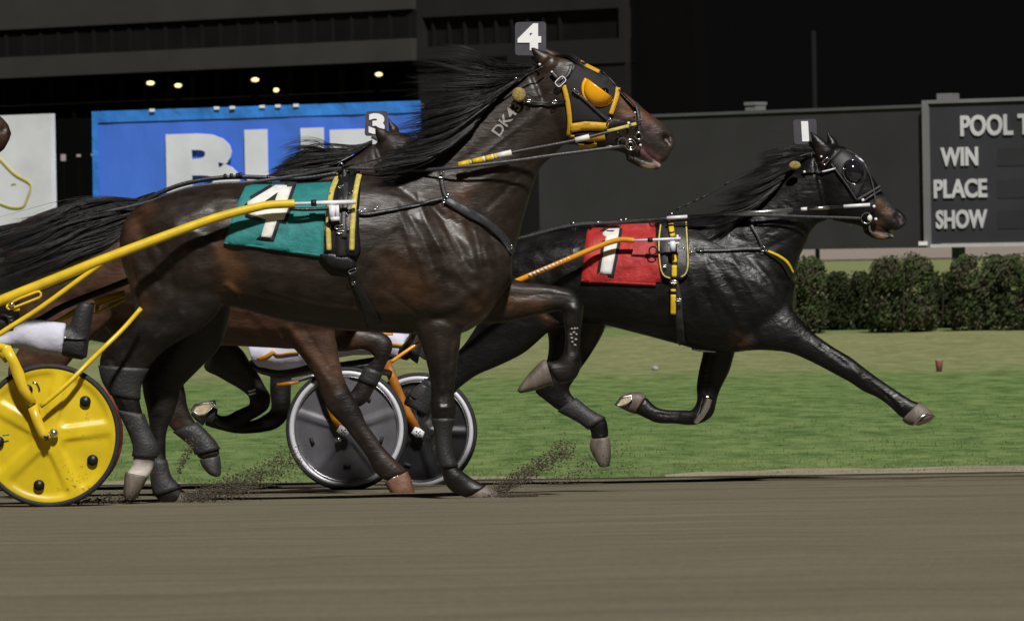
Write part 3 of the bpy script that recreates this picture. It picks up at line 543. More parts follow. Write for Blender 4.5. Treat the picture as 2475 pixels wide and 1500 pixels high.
# ---- horse with the head number 3, between them
R3 = Rig(450, 30.4, 3)
f3 = lambda x, y: (720+(x-1060)*.92, 800+(y-800)*.92)
T3 = [((a[0], a[1]+14), (b_[0], b_[1]+(34 if b_[0] > 430 else 12)), w_) for a, b_, w_ in shift(T4, f3)]
N3 = [((580,462),(860,700),.19), ((650,446),(880,630),.15), ((720,428),(895,572),.12), ((790,404),(905,522),.1), ((850,376),(922,486),.092), ((900,345),(944,468),.085)]
f31 = lambda x, y: (912+(x-1975)*1.06, 331+(y-362)*1.06)
H3 = shift(H1, f31); E3a = shift(E1a, f31); E3b = shift(E1b, f31); LIP3 = shift(LIP1, f31)
E3a = [((915,345),(945,325),.03), ((906,326),(932,312),.028), ((905,312),(916,308),.016), ((903,300),(906,299),.006)]
NF3 = [((610,690),(790,710),.06), ((605,745),(785,765),.08), ((640,782),(803,792),.08), ((692,825),(815,832),.068), ((730,865),(820,865),.06), ((764,918),(834,918),.05), ((778,960),(860,968),.05), ((796,995),(873,990),.047), ((830,1030),(886,1022),.036), ((855,1062),(906,1050),.034), ((885,1102),(932,1085),.035), ((905,1140),(962,1115),.042), ((930,1162),(985,1138),.038)]
FF3 = [((700,740),(720,850),.085), ((760,755),(765,852),.075), ((830,780),(828,850),.06), ((890,795),(880,845),.05), ((930,805),(905,862),.047), ((950,830),(908,872),.046), ((942,862),(900,872),.042), ((924,900),(884,885),.034), ((908,935),(866,918),.034), ((890,968),(848,945),.04), ((868,985),(830,950),.038)]
NH3 = [((300,680),(40,650),.11), ((270,770),(45,750),.1), ((200,840),(50,830),.08), ((150,900),(20,885),.055), ((120,945),(25,935),.047), ((110,990),(60,985),.04), ((118,1100),(78,1100),.033), ((130,1140),(80,1145),.042), ((140,1165),(95,1180),.04)]
FH3 = [((370,720),(230,760),.1), ((400,800),(290,840),.085), ((430,880),(345,920),.062), ((447,940),(365,968),.05), ((455,985),(388,1002),.045), ((474,1020),(420,1042),.036), ((512,1058),(462,1076),.038), ((530,1085),(474,1098),.043), ((532,1100),(482,1110),.042)]
rd = (.085,.042,.026)
bl3 = [([(830,980),(880,1060),(930,1140)],52,dk,.9), ([(780,930),(800,960)],30,(.03,.018,.013),.7), ([(910,810),(930,860),(880,930),(860,970)],44,dk,.9), ([(450,950),(500,1080)],70,dk,.95), ([(350,850),(300,880)],50,dk,.6), ([(100,960),(100,1150)],60,dk,.9), ([(640,800),(600,780)],60,(.085,.035,.018),.5), ([(620,440),(760,405),(900,345),(970,400)],95,(.014,.009,.007),.97), ([(830,840),(760,820)],24,(.04,.02,.013),.6)]
st3 = [([(700,790),(760,870),(800,930)],9,.012), ([(680,800),(740,880)],7,-.012), ([(740,800),(790,880)],6,-.008), ([(600,770),(660,830)],12,-.008), ([(815,960)],12,.008), ([(850,1030),(890,1090)],5,-.005), ([(250,740),(330,690)],12,.01), ([(200,700),(260,760)],12,-.008)]
t3, b3, k3 = horse('reddish bay racehorse running hidden behind the number 4 horse', R3, 450, [(T3,0,2.3),(N3,0,2.1),(H3,0,2.15),(LIP3,0,2),(E3a,.03,2),(E3b,-.05,2),(NF3,.12,2.1),(FF3,-.12,2.1),(NH3,.13,2.2),(FH3,-.13,2.2)], rd, bl3, st3, .0095, coat3)
hoof(R3, t3, [((930,1165),(985,1138),.046), ((938,1182),(992,1152),.053), ((950,1196),(1000,1176),.055), ((965,1200),(1003,1194),.045)], .12, 'hoof_red')
hoof(R3, t3, [((865,985),(832,952),.044), ((850,1000),(815,965),.05), ((838,1005),(808,985),.045)], -.12, 'hoof_dark')
hoof(R3, t3, [((140,1165),(98,1185),.046), ((165,1180),(135,1195),.052), ((185,1195),(175,1197),.045)], .13, 'hoof_dark')
hoof(R3, t3, [((532,1100),(482,1110),.044), ((534,1122),(488,1126),.052), ((534,1142),(506,1146),.05), ((532,1150),(522,1152),.035)], -.13, 'hoof_dark')
boot(R3, t3, FH3[5:8], -.13, 'boot', 1.12, .009); boot(R3, t3, FF3[7:9], -.12, 'boot', 1.1, .006)
mk('mane', *join(hair(R3, [[(900,342,.02),(850,362,.05),(770,366,.05),(675,402,.05)], [(870,362,.05),(800,372,.08),(725,380,.09),(655,418,.1)], [(820,388,.08),(765,395,.1),(700,408,.11),(640,430,.12)], [(780,410,.1),(720,418,.12),(670,428,.13),(625,442,.13)]], 900, .0018, 9, .03, curl=7), hair(R3, [[(830,378,.04),(780,355,.08),(715,360,.09),(650,400,.1)], [(810,385,.05),(750,366,.08),(690,380,.09),(640,418,.1)]], 120, .0012, 20, .03, curl=12)), MT['hair'], t3)
mk('tail', *hair(R3, [[(45,550,0),(-20,570,.03),(-100,620,.04),(-180,690,.05)], [(35,580,0),(-20,610,.03),(-90,680,.04),(-150,760,.05)]], 400, .002, 12, .05, curl=8), MT['hair'], t3)
mk('eye', *ball(R3.P(*f31(2062,420), .08), .02), MT['eye'], t3)

# ---- horse on the rail behind the sulky of number 1
R2 = Rig(250, 33.4, 3)
f2 = lambda x, y: (505+(x-1060)*.84, 838+(y-800)*.84)
T2 = shift(T4, f2)
N2 = [((400,530),(655,690),.18), ((470,530),(680,650),.15), ((530,520),(700,610),.12), ((590,505),(710,575),.1), ((640,490),(720,560),.09), ((690,470),(735,555),.085)]
f21 = lambda x, y: (700+(x-1975)*.97, 470+(y-362)*.97)
H2 = shift(H1, f21); E2a = shift(E1a, f21); E2b = shift(E1b, f21)
NF2 = [((480,780),(560,800),.085), ((575,835),(492,882),.07), ((604,872),(530,912),.058), ((628,908),(575,938),.05), ((642,935),(600,958),.046), ((654,955),(604,978),.046), ((650,985),(608,990),.044), ((628,1004),(600,980),.04), ((596,1022),(572,990),.034), ((565,1038),(545,1004),.036), ((535,1032),(524,1000),.038), ((510,1016),(522,990),.035)]
FF2 = [((640,770),(740,790),.085), ((650,850),(720,850),.065), ((652,910),(706,910),.052), ((652,950),(704,950),.048), ((655,985),(700,1000),.047), ((640,1000),(672,1034),.043), ((612,1014),(625,1046),.034), ((575,1016),(575,1048),.034), ((535,1008),(528,1038),.038), ((505,1002),(492,1028),.034)]
NH2 = shift(NH4, lambda x, y: f2(x-60, y)); FH2 = shift(FH4, lambda x, y: f2(x-100, y))
t2, b2, k2 = horse('dark racehorse on the rail with folded forelegs behind the black wheel', R2, 250, [(T2,0,2.3),(N2,0,2.1),(H2,0,2.15),(E2a,.05,2),(E2b,-.05,2),(NF2,.12,2.1),(FF2,-.12,2.1),(NH2,.13,2.2),(FH2,-.13,2.2)], (.02,.017,.017), [([(640,960),(600,1000),(520,1020)],30,dk,.9), ([(680,960),(660,1020),(520,1020)],40,(.004,.004,.004),.9), ([(560,870),(610,920)],24,(.05,.042,.04),.7)], [([(560,850),(620,920)],6,.006), ([(520,890),(590,940)],6,-.005), ([(628,970)],10,.008)], .0105, coat3)
hoof(R2, t2, [((518,1022),(526,988),.044), ((500,1018),(508,980),.052), ((478,1006),(486,974),.054), ((462,994),(470,978),.045)], .12, 'hoof_dark', [(460,990,.04),(470,976,.06),(520,966,.05),(522,974,.065),(495,1000,.07),(476,1002,.06)])
hoof(R2, t2, [((505,1000),(490,1028),.042), ((488,990),(474,1016),.05), ((470,985),(462,1002),.045)], -.12, 'hoof_dark')
mk('shin_boot_strap', *join(*[strap(k2, [(600,940+dy),(618,934+dy)], 5, .004, .005) for dy in (6, 14)]), MT['steel'], t2)
mk('tail', *hair(R2, [[f2(320,520)+(0,),f2(240,540)+(.03,),f2(120,600)+(.04,),f2(10,660)+(.05,)], [f2(310,560)+(0,),f2(240,600)+(.03,),f2(140,670)+(.04,),f2(40,740)+(.05,)]], 300, .002, 12, .05, curl=8), MT['hair'], t2)

# ---- horse following, only its muzzle inside the frame
R5 = Rig(-700, 29.6, 1.5)
f5 = lambda x, y: (28+(x-1632)*.95, 330+(y-352)*.95)
f5l = lambda x, y: (28+(x-1632)*.95, 330+(y-352)*.95+(y-430)*.055)
t5, b5, k5 = horse('dark bay horse whose brown muzzle is in front of the white board', R5, -800, [(shift(T4,f5),0,2.3),(shift(N4,f5),0,2.1),(shift(H4,f5),0,2.15),(shift(LIP4,f5),0,2),(shift(E4a,f5),.045,2),(shift(NF4,f5l),.12,2.1),(shift(FF4,f5l),-.12,2.1),(shift(NH4,f5l),.13,2.2),(shift(FH4,f5l),-.13,2.2)], (.035,.018,.011), [([f5(1612,334)],8,(.006,.004,.004),.95), ([f5(1600,305),f5(1560,285)],22,(.1,.05,.03),.6)], [([f5(1612,332)],8,-.02), ([f5(1545,352),f5(1570,378),f5(1598,396)],3.5,-.012)], .0125, coat4)
# ------------------------------------------------------------------ setting: track, infield, far track
def ground_mat(name, c1, c2, stretch, scale, bump, rough=.9, extra=None, bands=None, slope=.12, wob=3.5, y0=0, y1=120, grain=0, wobscale=.5, n2k=14, lo=.58, hi=.98):
    m, t, b, N, L = nt(name)
    tc = N('ShaderNodeTexCoord'); mp = N('ShaderNodeMapping'); mp.inputs['Scale'].default_value = stretch; L(tc.outputs['Object'], mp.inputs[0])
    n1 = N('ShaderNodeTexNoise'); n1.inputs['Scale'].default_value = scale; n1.inputs['Detail'].default_value = 8; n1.inputs['Roughness'].default_value = .6; L(mp.outputs[0], n1.inputs['Vector'])
    n2 = N('ShaderNodeTexNoise'); n2.inputs['Scale'].default_value = scale*n2k; n2.inputs['Detail'].default_value = 6; L(tc.outputs['Object'], n2.inputs['Vector'])
    ad = N('ShaderNodeMath'); ad.operation = 'ADD'; ml = N('ShaderNodeMath'); ml.operation = 'MULTIPLY'; ml.inputs[1].default_value = .55
    L(n2.outputs['Fac'], ml.inputs[0]); L(n1.outputs['Fac'], ad.inputs[0]); L(ml.outputs[0], ad.inputs[1])
    if grain:
        n3 = N('ShaderNodeTexNoise'); n3.inputs['Scale'].default_value = grain; n3.inputs['Detail'].default_value = 3; L(tc.outputs['Object'], n3.inputs['Vector'])
        g3 = N('ShaderNodeMath'); g3.operation = 'MULTIPLY_ADD'; L(n3.outputs['Fac'], g3.inputs[0]); g3.inputs[1].default_value = .8; L(ad.outputs[0], g3.inputs[2]); g4 = N('ShaderNodeMath'); g4.operation = 'SUBTRACT'; L(g3.outputs[0], g4.inputs[0]); g4.inputs[1].default_value = .4; ad = g4
    r = N('ShaderNodeValToRGB'); r.color_ramp.elements[0].position = lo; r.color_ramp.elements[1].position = hi
    r.color_ramp.elements[0].color = (*c1, 1); r.color_ramp.elements[1].color = (*c2, 1); L(ad.outputs[0], r.inputs[0])
    out = r.outputs[0]
    if bands:
        # mowing: a second grass tone in strips along the infield, edges ragged by noise
        sx = N('ShaderNodeSeparateXYZ'); L(tc.outputs['Object'], sx.inputs[0])
        yy = N('ShaderNodeMath'); yy.operation = 'MULTIPLY_ADD'; L(sx.outputs['X'], yy.inputs[0]); yy.inputs[1].default_value = slope; L(sx.outputs['Y'], yy.inputs[2])
        nz = N('ShaderNodeTexNoise'); nz.inputs['Scale'].default_value = wobscale; nz.inputs['Detail'].default_value = 5; L(tc.outputs['Object'], nz.inputs['Vector'])
        y2 = N('ShaderNodeMath'); y2.operation = 'MULTIPLY_ADD'; L(nz.outputs['Fac'], y2.inputs[0]); y2.inputs[1].default_value = wob; L(yy.outputs[0], y2.inputs[2])
        rr = N('ShaderNodeValToRGB'); e = rr.color_ramp.elements; e[0].position = 0; e[0].color = (0, 0, 0, 1); e[1].position = 1; e[1].color = (*[bands[-1][1]]*3, 1)
        mrg = N('ShaderNodeMapRange'); mrg.inputs[1].default_value = y0; mrg.inputs[2].default_value = y1; L(y2.outputs[0], mrg.inputs[0]); L(mrg.outputs[0], rr.inputs[0])
        for pos, v in bands:
            q = e.new((pos-y0)/(y1-y0)); q.color = (v, v, v, 1)
        m2 = N('ShaderNodeMix'); m2.data_type = 'RGBA'; L(rr.outputs[0], m2.inputs[0]); L(out, m2.inputs[6])
        r2 = N('ShaderNodeValToRGB'); r2.color_ramp.elements[0].position = .55; r2.color_ramp.elements[1].position = 1
        r2.color_ramp.elements[0].color = (*extra[0], 1); r2.color_ramp.elements[1].color = (*extra[1], 1); L(ad.outputs[0], r2.inputs[0]); L(r2.outputs[0], m2.inputs[7]); out = m2.outputs[2]
    L(out, b.inputs['Base Color']); b.inputs['Roughness'].default_value = rough; b.inputs['Specular IOR Level'].default_value = .15
    bp = N('ShaderNodeBump'); bp.inputs['Strength'].default_value = bump; bp.inputs['Distance'].default_value = .03; L(ad.outputs[0], bp.inputs['Height']); L(bp.outputs[0], b.inputs['Normal'])
    return m
def edge_y(x): return 34.9-0.33*x+(.0 if abs(x) < 30 else 0)                 # the inside edge of the track
EDGE_D = Vector((1, -.33, 0)).normalized(); EDGE_N = Vector((.33, 1, 0)).normalized()
def structure(name, V, Fc, m, smooth=True): return tag(mk(name, V, Fc, m, None, smooth), kind='structure')
TRK = ground_mat('track_dirt', (.155,.136,.094), (.275,.243,.172), (.28,2.6,1), 3.2, .7, grain=110, extra=((.05,.042,.03), (.1,.086,.062)), bands=[(24,0),(26.2,.0),(26.6,.25),(27.0,0),(29.6,0),(30,.3),(30.5,0),(31.9,0),(32.2,.5),(32.6,.1),(33.3,.1),(33.55,.8),(33.85,.75),(34.0,.05),(34.4,.1),(34.6,.95),(34.95,1)], slope=.33, wob=.35, y0=22, y1=36, wobscale=.35)
GRS = ground_mat('grass_turf', (.066,.135,.034), (.205,.285,.1), (1.9,.75,1), 2.4, .8, n2k=5, lo=.6, hi=.92, extra=((.16,.19,.075), (.34,.33,.17)), bands=[(37,.22),(41,.05),(58,0),(62,.12),(67,.85),(88,.95),(90,.25),(97,.2),(104,.75),(119,.8)], wob=5)
# track: grid running with the edge; x along, rows across with shallow wheel ruts and a raised lip beside the grass
xs = np.r_[-400, -120, -50, -25, np.linspace(-12, 12, 97), 25, 50, 120, 400]
rows = [(-60,0), (-40,0), (-30,0), (-20,0), (-12,0), (-8,0), (-6,0), (-5,0)]+[(v, 0) for v in np.linspace(-4.4, -1.9, 20)]+[(-1.7,.0), (-1.5,-.008), (-1.3,.006), (-1.1,-.012), (-.95,-.022), (-.8,.004), (-.6,.01), (-.45,-.012), (-.3,-.03), (-.2,.0), (-.1,.012), (0,-.03), (.06,-.06)]
V = []; 
for dn, dz in rows:
    for x in xs:
        y = edge_y(x)+dn; V.append((x, y, gz(x, max(y, -5))+dz+.006*noise.noise(Vector((x*2.2, y*5, 0)))*(1 if abs(x) < 14 else 0)))
nx = len(xs); Fc = [(r*nx+i, r*nx+i+1, (r+1)*nx+i+1, (r+1)*nx+i) for r in range(len(rows)-1) for i in range(nx-1)]
structure('track', V, Fc, TRK)
def infield_z(x, y):
    d = (y-edge_y(x))*.95; ze = gz(x, edge_y(x))
    e = min(1, max(0, d)/6); return (ze-.01+.02*min(1, max(0, d)/.25))*(1-e)+(-.21)*e if abs(x) < 40 else -.21
irow = [0, .1, .25, .5, 1, 1.6, 2.4, 3.4, 4.6, 6, 8, 11, 15, 20, 26, 33, 40, 46, 52, 58, 66, 80, 120, 300]
V = []
for d in irow:
    for x in xs:
        y = edge_y(x)+d; V.append((x, y, infield_z(x, y)+(.012*noise.noise(Vector((x*.8, y*.8, 2))) if d > .2 else 0)))
Fc = [(r*nx+i, r*nx+i+1, (r+1)*nx+i+1, (r+1)*nx+i) for r in range(len(irow)-1) for i in range(nx-1)]
structure('infield_lawn', V, Fc, GRS)
# bare sandy strip where the grass meets the dirt, broken into patches
sand = ground_mat('edge_sand', (.24,.21,.145), (.42,.38,.28), (.6,3,1), 3, .5)
def flat_patch(name, pts, z, m):
    V = [Vector((x, y, z(x, y))) for x, y in pts]; return structure(name, V, [tuple(range(len(V)))], m, False)
for k, (xa, xb, wd) in enumerate([(.9, 5.5, .95), (-.6, .2, .25), (-3.4, -2.0, .3)]):
    n = 24; lo = [(x, edge_y(x)+.05) for x in np.linspace(xa, xb, n)]; hi = [(x, edge_y(x)+.05+wd*math.sin(math.pi*min(1, max(.02, (x-xa)/(xb-xa))))**.5*(.65+.6*noise.noise(Vector((x*2, k, 0))))) for x in np.linspace(xb, xa, n)]
    V = [Vector((x, y, infield_z(x, y)+.016)) for x, y in lo+hi[::-1]]
    structure('sandy_edge', V, [(i, i+1, n+i+1, n+i) for i in range(n-1)], sand)
# grass blades over the nearer lawn, one uncountable mass
def blades(n, d0, d1, h, w, x0, x1, seed):
    g = np.random.default_rng(seed); V, Fc = [], []
    for _ in range(n):
        d = d0+(d1-d0)*g.random()**3; x = x0+(x1-x0)*g.random(); y = edge_y(x)+d
        if noise.noise(Vector((x*1.1, y*1.1, 5)))*.5+.6 < g.random(): continue
        z = infield_z(x, y); a = g.random()*6.28; hh = h*(.5+g.random())*(.7+.5*noise.noise(Vector((x*.9, y*.9, 1)))); lx, ly = g.normal(0, hh*.5, 2)
        k = len(V); V += [(x-w*math.cos(a), y-w*math.sin(a), z), (x+w*math.cos(a), y+w*math.sin(a), z), (x+lx, y+ly, z+hh)]; Fc.append((k, k+1, k+2))
    return V, Fc
grass_blade = mat('grass_blade', (.135, .19, .075), .8, var=.3, scale=1.6, bump=0, spec=.2)
g = join(blades(42000, .03, 20, .026, .0032, -6, 6.5, 3))
tag(mk('grass', *g, grass_blade, None, False), 'short green grass blades along the inner edge of the dirt track', 'grass', kind='stuff')
# far side of the course
far = ground_mat('far_dirt', (.26,.22,.19), (.36,.31,.28), (.05,.6,1), 2, .1)
structure('far_track', [(-400, 345, -.16), (400, 322, -.16), (400, 420, 1.5), (-400, 445, 1.5)], [(0, 1, 2, 3)], far)
# night sky
sky, t_, b_, N_, L_ = nt('night_sky'); e_ = N_('ShaderNodeEmission'); e_.inputs[0].default_value = (.85, .9, 1, 1); e_.inputs[1].default_value = .0022
L_(e_.outputs[0], t_.nodes['Material Output'].inputs[0])

# ------------------------------------------------------------------ boards beyond the infield
class Board:
    def __init__(s, pl, pr, D):
        """plane through two points traced on the top edge, kept level; D depth at the left one"""
        A = at(*pl, D); hA = A.z
        lo, hi = D*.6, D*1.6
        for _ in range(60):
            m = (lo+hi)/2
            if (at(*pr, m).z > hA) == (pr[1] < 583): lo, hi = (lo, m) if at(*pr, m).z > hA else (m, hi)
            else: lo, hi = m, hi
        Bp = at(*pr, (lo+hi)/2); s.o = A; s.u = (Bp-A); s.u.z = 0; s.len = s.u.length; s.u.normalize(); s.up = Vector((0, 0, 1)); s.n = s.u.cross(s.up); 
        if s.n.y > 0: s.n = -s.n
    def hit(s, px, py):
        d = ray(px, py); k = (s.o-CAM).dot(s.n)/d.dot(s.n); p = CAM+d*k; q = p-s.o; return q.dot(s.u), q.z
    def P(s, u, v, n=0): return s.o+s.u*u+s.up*v+s.n*n
    def slab(s, u0, u1, v0, v1, n0, n1): return box(s.P(u0, v0, n0), s.u*(u1-u0), s.up*(v1-v0), s.n*(n1-n0))
    def text(s, str_, px0, py_top, px1, py_bot, n, bold, depth=.01):
        u0, v1 = s.hit(px0, py_top); u1, v0 = s.hit(px1, py_bot); V, Fc = fit_text(str_, u1-u0, v1-v0, bold, depth)
        return [s.P(u0+x, v0+y, n+z) for x, y, z in V], Fc
def strip_mat(name, col, rough, spec=.3): return mat(name, col, rough, var=.12, scale=1.2, bump=.1, bscale=6, spec=spec)
panel_grey = strip_mat('panel_grey', (.041,.040,.044), .7); board_dark = strip_mat('board_dark', (.042,.043,.052), .6)
frame_grey = strip_mat('frame_grey', (.19,.19,.2), .5); letter_grey = strip_mat('letter_grey', (.6,.6,.63), .7); frame_white = strip_mat('frame_white', (.6,.6,.62), .5)
vinyl_white = strip_mat('vinyl_white', (.78,.79,.88), .5); vinyl_blue = mat('vinyl_blue', (.072,.2,.82), .42, var=.05, scale=.6, bump=.3, bscale=.9, dist=.12, stretch=(2,1,.6)); vinyl_lightblue = mat('vinyl_lightblue', (.05,.25,.8), .3, var=.2, scale=1.5, bump=.8, bscale=2.2, dist=.1)
letter_white = strip_mat('letter_white', (.76,.78,.88), .55); yellow_line = strip_mat('yellow_line', (.55,.47,.13), .6)
steel_post = strip_mat('steel_post', (.1,.105,.115), .5)
# POOL TOTALS board
B = Board((2229,243), (2475,235), 90.0); u1, v1 = B.hit(2252, 598); W_ = 6.2
t = thing('tote_board', B.P(W_/2, v1-1.6), 'dark results board lettered WIN PLACE SHOW in a pale metal frame', 'results board')
mk('panel', *B.slab(.08, W_-.08, v1+.06, -.06, -.25, -.02), board_dark, t, False)
mk('frame', *join(B.slab(0, .11, v1, 0, -.3, .02), B.slab(W_-.1, W_, v1, 0, -.3, .02), B.slab(.112, W_-.102, -.055, 0, -.3, .02)), frame_grey, t, False)
mk('frame_lower_edge', *B.slab(.112, W_-.102, v1, v1+.05, -.3, .02), frame_white, t, False)
for s_, a in (('POOL TOTALS', (2321,279,2640,321)), ('WIN', (2273,357,2364,400)), ('PLACE', (2257,434,2386,477)), ('SHOW', (2262,508,2387,551))): mk('lettering', *B.text(s_, *a, .0, .03), letter_grey, t, False)
for a in ((2410,360,2475,400), (2410,436,2475,478), (2410,510,2475,552)):
    u0, vv1 = B.hit(a[0], a[1]); uu, vv0 = B.hit(a[2], a[3]); mk('display_window', *B.slab(u0, W_-.3, vv0, vv1, -.018, -.012), strip_mat('display', (.04,.041,.047), .3), t, False)
for px in (2302, 2600):
    u, v = B.hit(px, 600); mk('post', *B.slab(u-.07, u+.07, -3.6+v1*.0, v1-.001, -.28, -.1), steel_post, t, False)
u, v = B.hit(2278, 236); mk('floodlight_housing', *join(B.slab(u-.13, u+.13, .0, .1, -.3, -.05), B.slab(u-.05, u+.05, -.0, .04, -.2, -.1)), frame_grey, t, False)
u, v = B.hit(2236, 588); mk('lamp_fitting', *B.slab(u-.06, u+.06, v-.03, v+.03, .03, .1), MT['reflect_white'], t, False)
# large blank panel
B2 = Board((1300,287), (2215,253), 95.6); u1, v1 = B2.hit(1930, 603)
t = thing('display_panel', B2.P(B2.len/2, v1-1.6), 'large plain dark grey panel left of the lettered results board', 'display panel')
mk('panel', *B2.slab(0, B2.len+.12, v1, -.05, -.4, 0), panel_grey, t, False)
mk('cap_rail', *B2.slab(-.02, B2.len+.12, -.048, 0, -.42, .03), steel_post, t, False)
for uu in (1.2, 4.5): mk('post', *B2.slab(uu-.1, uu+.1, v1-2.2, v1-.002, -.3, -.1), steel_post, t, False)
u, v = B2.hit(1809, 256); mk('floodlight_housing', *join(B2.slab(u-.11, u+.11, .002, .13, -.3, -.05), B2.slab(u-.12, u+.12, .09, .14, -.32, -.03)), frame_grey, t, False)
# blue banner
B3 = Board((223,270), (1000,244), 98.0); u1, v1 = B3.hit(232, 482); L3 = B3.len+.12
t = thing('advertising_banner', B3.P(L3/2, v1-1.6), 'bright blue vinyl banner with huge white letters behind the number 4 horse', 'banner')
nU, nV = 70, 22
def cloth(uv0, uv1, n, amp, seed):
    V = []; 
    for j in range(nV+1):
        for i in range(nU+1):
            u_ = uv0[0]+(uv1[0]-uv0[0])*i/nU; v_ = uv0[1]+(uv1[1]-uv0[1])*j/nV
            e = math.exp(-(-v_)/.35); V.append(B3.P(u_, v_, n+amp*noise.noise(Vector((u_*1.3, v_*.8, seed)))+.05*e*noise.noise(Vector((u_*2.6+v_*1.5, v_*2.5, seed+4)))))
    return V, [(j*(nU+1)+i, j*(nU+1)+i+1, (j+1)*(nU+1)+i+1, (j+1)*(nU+1)+i) for j in range(nV) for i in range(nU)]
g = cloth((0, v1), (L3, 0), 0, .03, 1); m_ = len(g[0])
mk('vinyl_sheet', g[0]+[B3.P(0,0,-.03)+ (v-B3.P(0,0,0)) for v in g[0]], g[1]+[tuple(q+m_ for q in f)[::-1] for f in g[1]], vinyl_blue, t)
mk('border', *join(cloth((.0, -.19), (L3, .001), .022, .02, 1), cloth((-.001, v1), (.13, -.19), .022, .02, 1)), vinyl_lightblue, t)
uB, vB = B3.hit(407, 325); uU, vU = B3.hit(597, 317); uD, vD = B3.hit(803, 310)
def letterB(): 
    V, Fc = fit_text('B', B3.hit(585, 400)[0]-uB, vB-(v1-.08), .05, .01); return [B3.P(uB+x, v1-.08+y, .07+z) for x, y, z in V], Fc
mk('lettering', *letterB(), letter_white, t, False)
for s_, a, b_ in (('U', 597, 788), ('D', 803, 1000)):
    ua, va = B3.hit(a, 314); ub, _ = B3.hit(b_, 314); V, Fc = fit_text(s_, ub-ua, va-(v1-.08), .05, .01); mk('lettering', [B3.P(ua+x, v1-.08+y, .07+z) for x, y, z in V], Fc, letter_white, t, False)
for px in (372,528,566,638,676,720): 
    u, v = B3.hit(px, 264); mk('grommet_tie', *B3.slab(u-.05, u+.05, -.035, .012, .045, .06), MT['reflect_white'], t, False)
mk('support_frame', *join(B3.slab(.3, .38, v1-1.7, -.1, -.2, -.12), B3.slab(L3-.4, L3-.32, v1-1.7, -.1, -.2, -.12), B3.slab(.0, L3, -.12, -.04, -.12, -.06), B3.slab(2.6, 2.68, v1-1.7, -.1, -.2, -.12)), steel_post, t, False)
# white board with a yellow line drawing
B4 = Board((-260,289), (117,275), 99.0); u1, v1 = B4.hit(126, 547); L4 = B4.len+.04
t = thing('advertising_board', B4.P(L4/2, v1-1.4), 'white advertising board with a yellow outline drawing at the far left', 'billboard')
mk('panel', *B4.slab(0, L4, v1, 0, -.12, 0), vinyl_white, t, False)
pts = [(-90,330), (-40,350), (0,384), (36,420), (70,440), (75,455), (66,482), (56,500), (30,502), (0,492), (-50,470), (-90,440)]
mk('line_drawing', *tube([B4.P(*B4.hit(x, y), .012) for x, y in pts], .022, n=8, flat=.3), yellow_line, t)
mk('line_drawing', *tube([B4.P(*B4.hit(x, y), .012) for x, y in ((28,447),(34,444),(40,445))], .01, n=6, flat=.3), yellow_line, t)
mk('lower_rail', *B4.slab(0, L4, v1-.09, v1-.002, -.1, -.02), steel_post, t, False)
for uu in (.3, L4-.3): mk('post', *B4.slab(uu-.05, uu+.05, v1-1.7, v1-.092, -.1, -.03), steel_post, t, False)
# ------------------------------------------------------------------ hedge, post, litter
leafm = []
for nme, c in (('hedge_leaf', (.048,.066,.026)), ('hedge_leaf_dry', (.066,.064,.038))): leafm.append(mat(nme, c, .8, var=.5, scale=3, bump=0, spec=.15))
leaf_shade = mat('shaded_leaf', (.026,.033,.014), .8, var=.4, scale=3, bump=0, spec=.1)  # darker leaf colour paints in the shaded hollows between the shrubs
bark = mat('bark', (.05,.04,.03), .9)
def shrub(px, w, top_y, bot_y, D, label, seed):
    g = np.random.default_rng(seed); b = at(px, bot_y, D); b.z = -.21; h = at(px, top_y, D).z+.21
    t = thing('shrub', b, label, 'shrub', 'clipped shrubs below the boards')
    stems = []
    for _ in range(7):
        a = g.random()*6.28; r = .12+.2*g.random(); stems.append(tube([b+Vector((.05*math.cos(a), .05*math.sin(a), -.03)), b+Vector((r*math.cos(a), r*math.sin(a), h*.4)), b+Vector((r*1.7*math.cos(a), r*1.7*math.sin(a), h*.75))], [.022,.016,.007], n=6, k=3))
    mk('stem', *join(*stems), bark, t)
    V, Fc, mi = [], [], []
    lob = [(g.normal(0, w*.17), g.normal(0, w*.15), h*(.3+.48*g.random()), w*(.2+.12*g.random())) for _ in range(8)]+[(sx*w*.3, g.normal(0, w*.1), h*hh, w*.24) for sx in (-1, 0, 1) for hh in (.12, .36)]
    for _ in range(int(11000*w)):
        d = g.normal(0, 1, 3); d /= np.linalg.norm(d)
        if g.random() < .5:
            lx, ly, lz, lr = lob[g.integers(len(lob))]; rr = lr*(.55+.5*g.random()**.5); c = Vector((lx+d[0]*rr, ly+d[1]*rr, lz+d[2]*rr*.95))
        else:                                            # the clipped, boxy body between the lumps
            q = np.sign(d)*np.abs(d)**.5; q = q*(.72+.28*g.random()); c = Vector((q[0]*w*.52, q[1]*w*.42, h*(.5+.47*q[2])))
        c.z = min(h*1.02, max(.02, c.z)); s = .016+.02*g.random()
        n = Vector(d+g.normal(0, .7, 3)).normalized(); uu = n.orthogonal().normalized(); vv = n.cross(uu); k = len(V)
        V += [b+c-uu*s, b+c+vv*s*.6, b+c+uu*s*1.3, b+c-vv*s*.6]; Fc.append((k, k+1, k+2, k+3)); mi.append(int(noise.noise(c*4+Vector((seed, 0, 0))) > .12))
    mk('foliage', V, Fc, None, t, False, mats=[leaf_shade, leaf_shade] if 'dark-leaved' in label else leafm, mi=mi)  # the low dark-leaved shrubs stand in for shaded hollows in the hedge
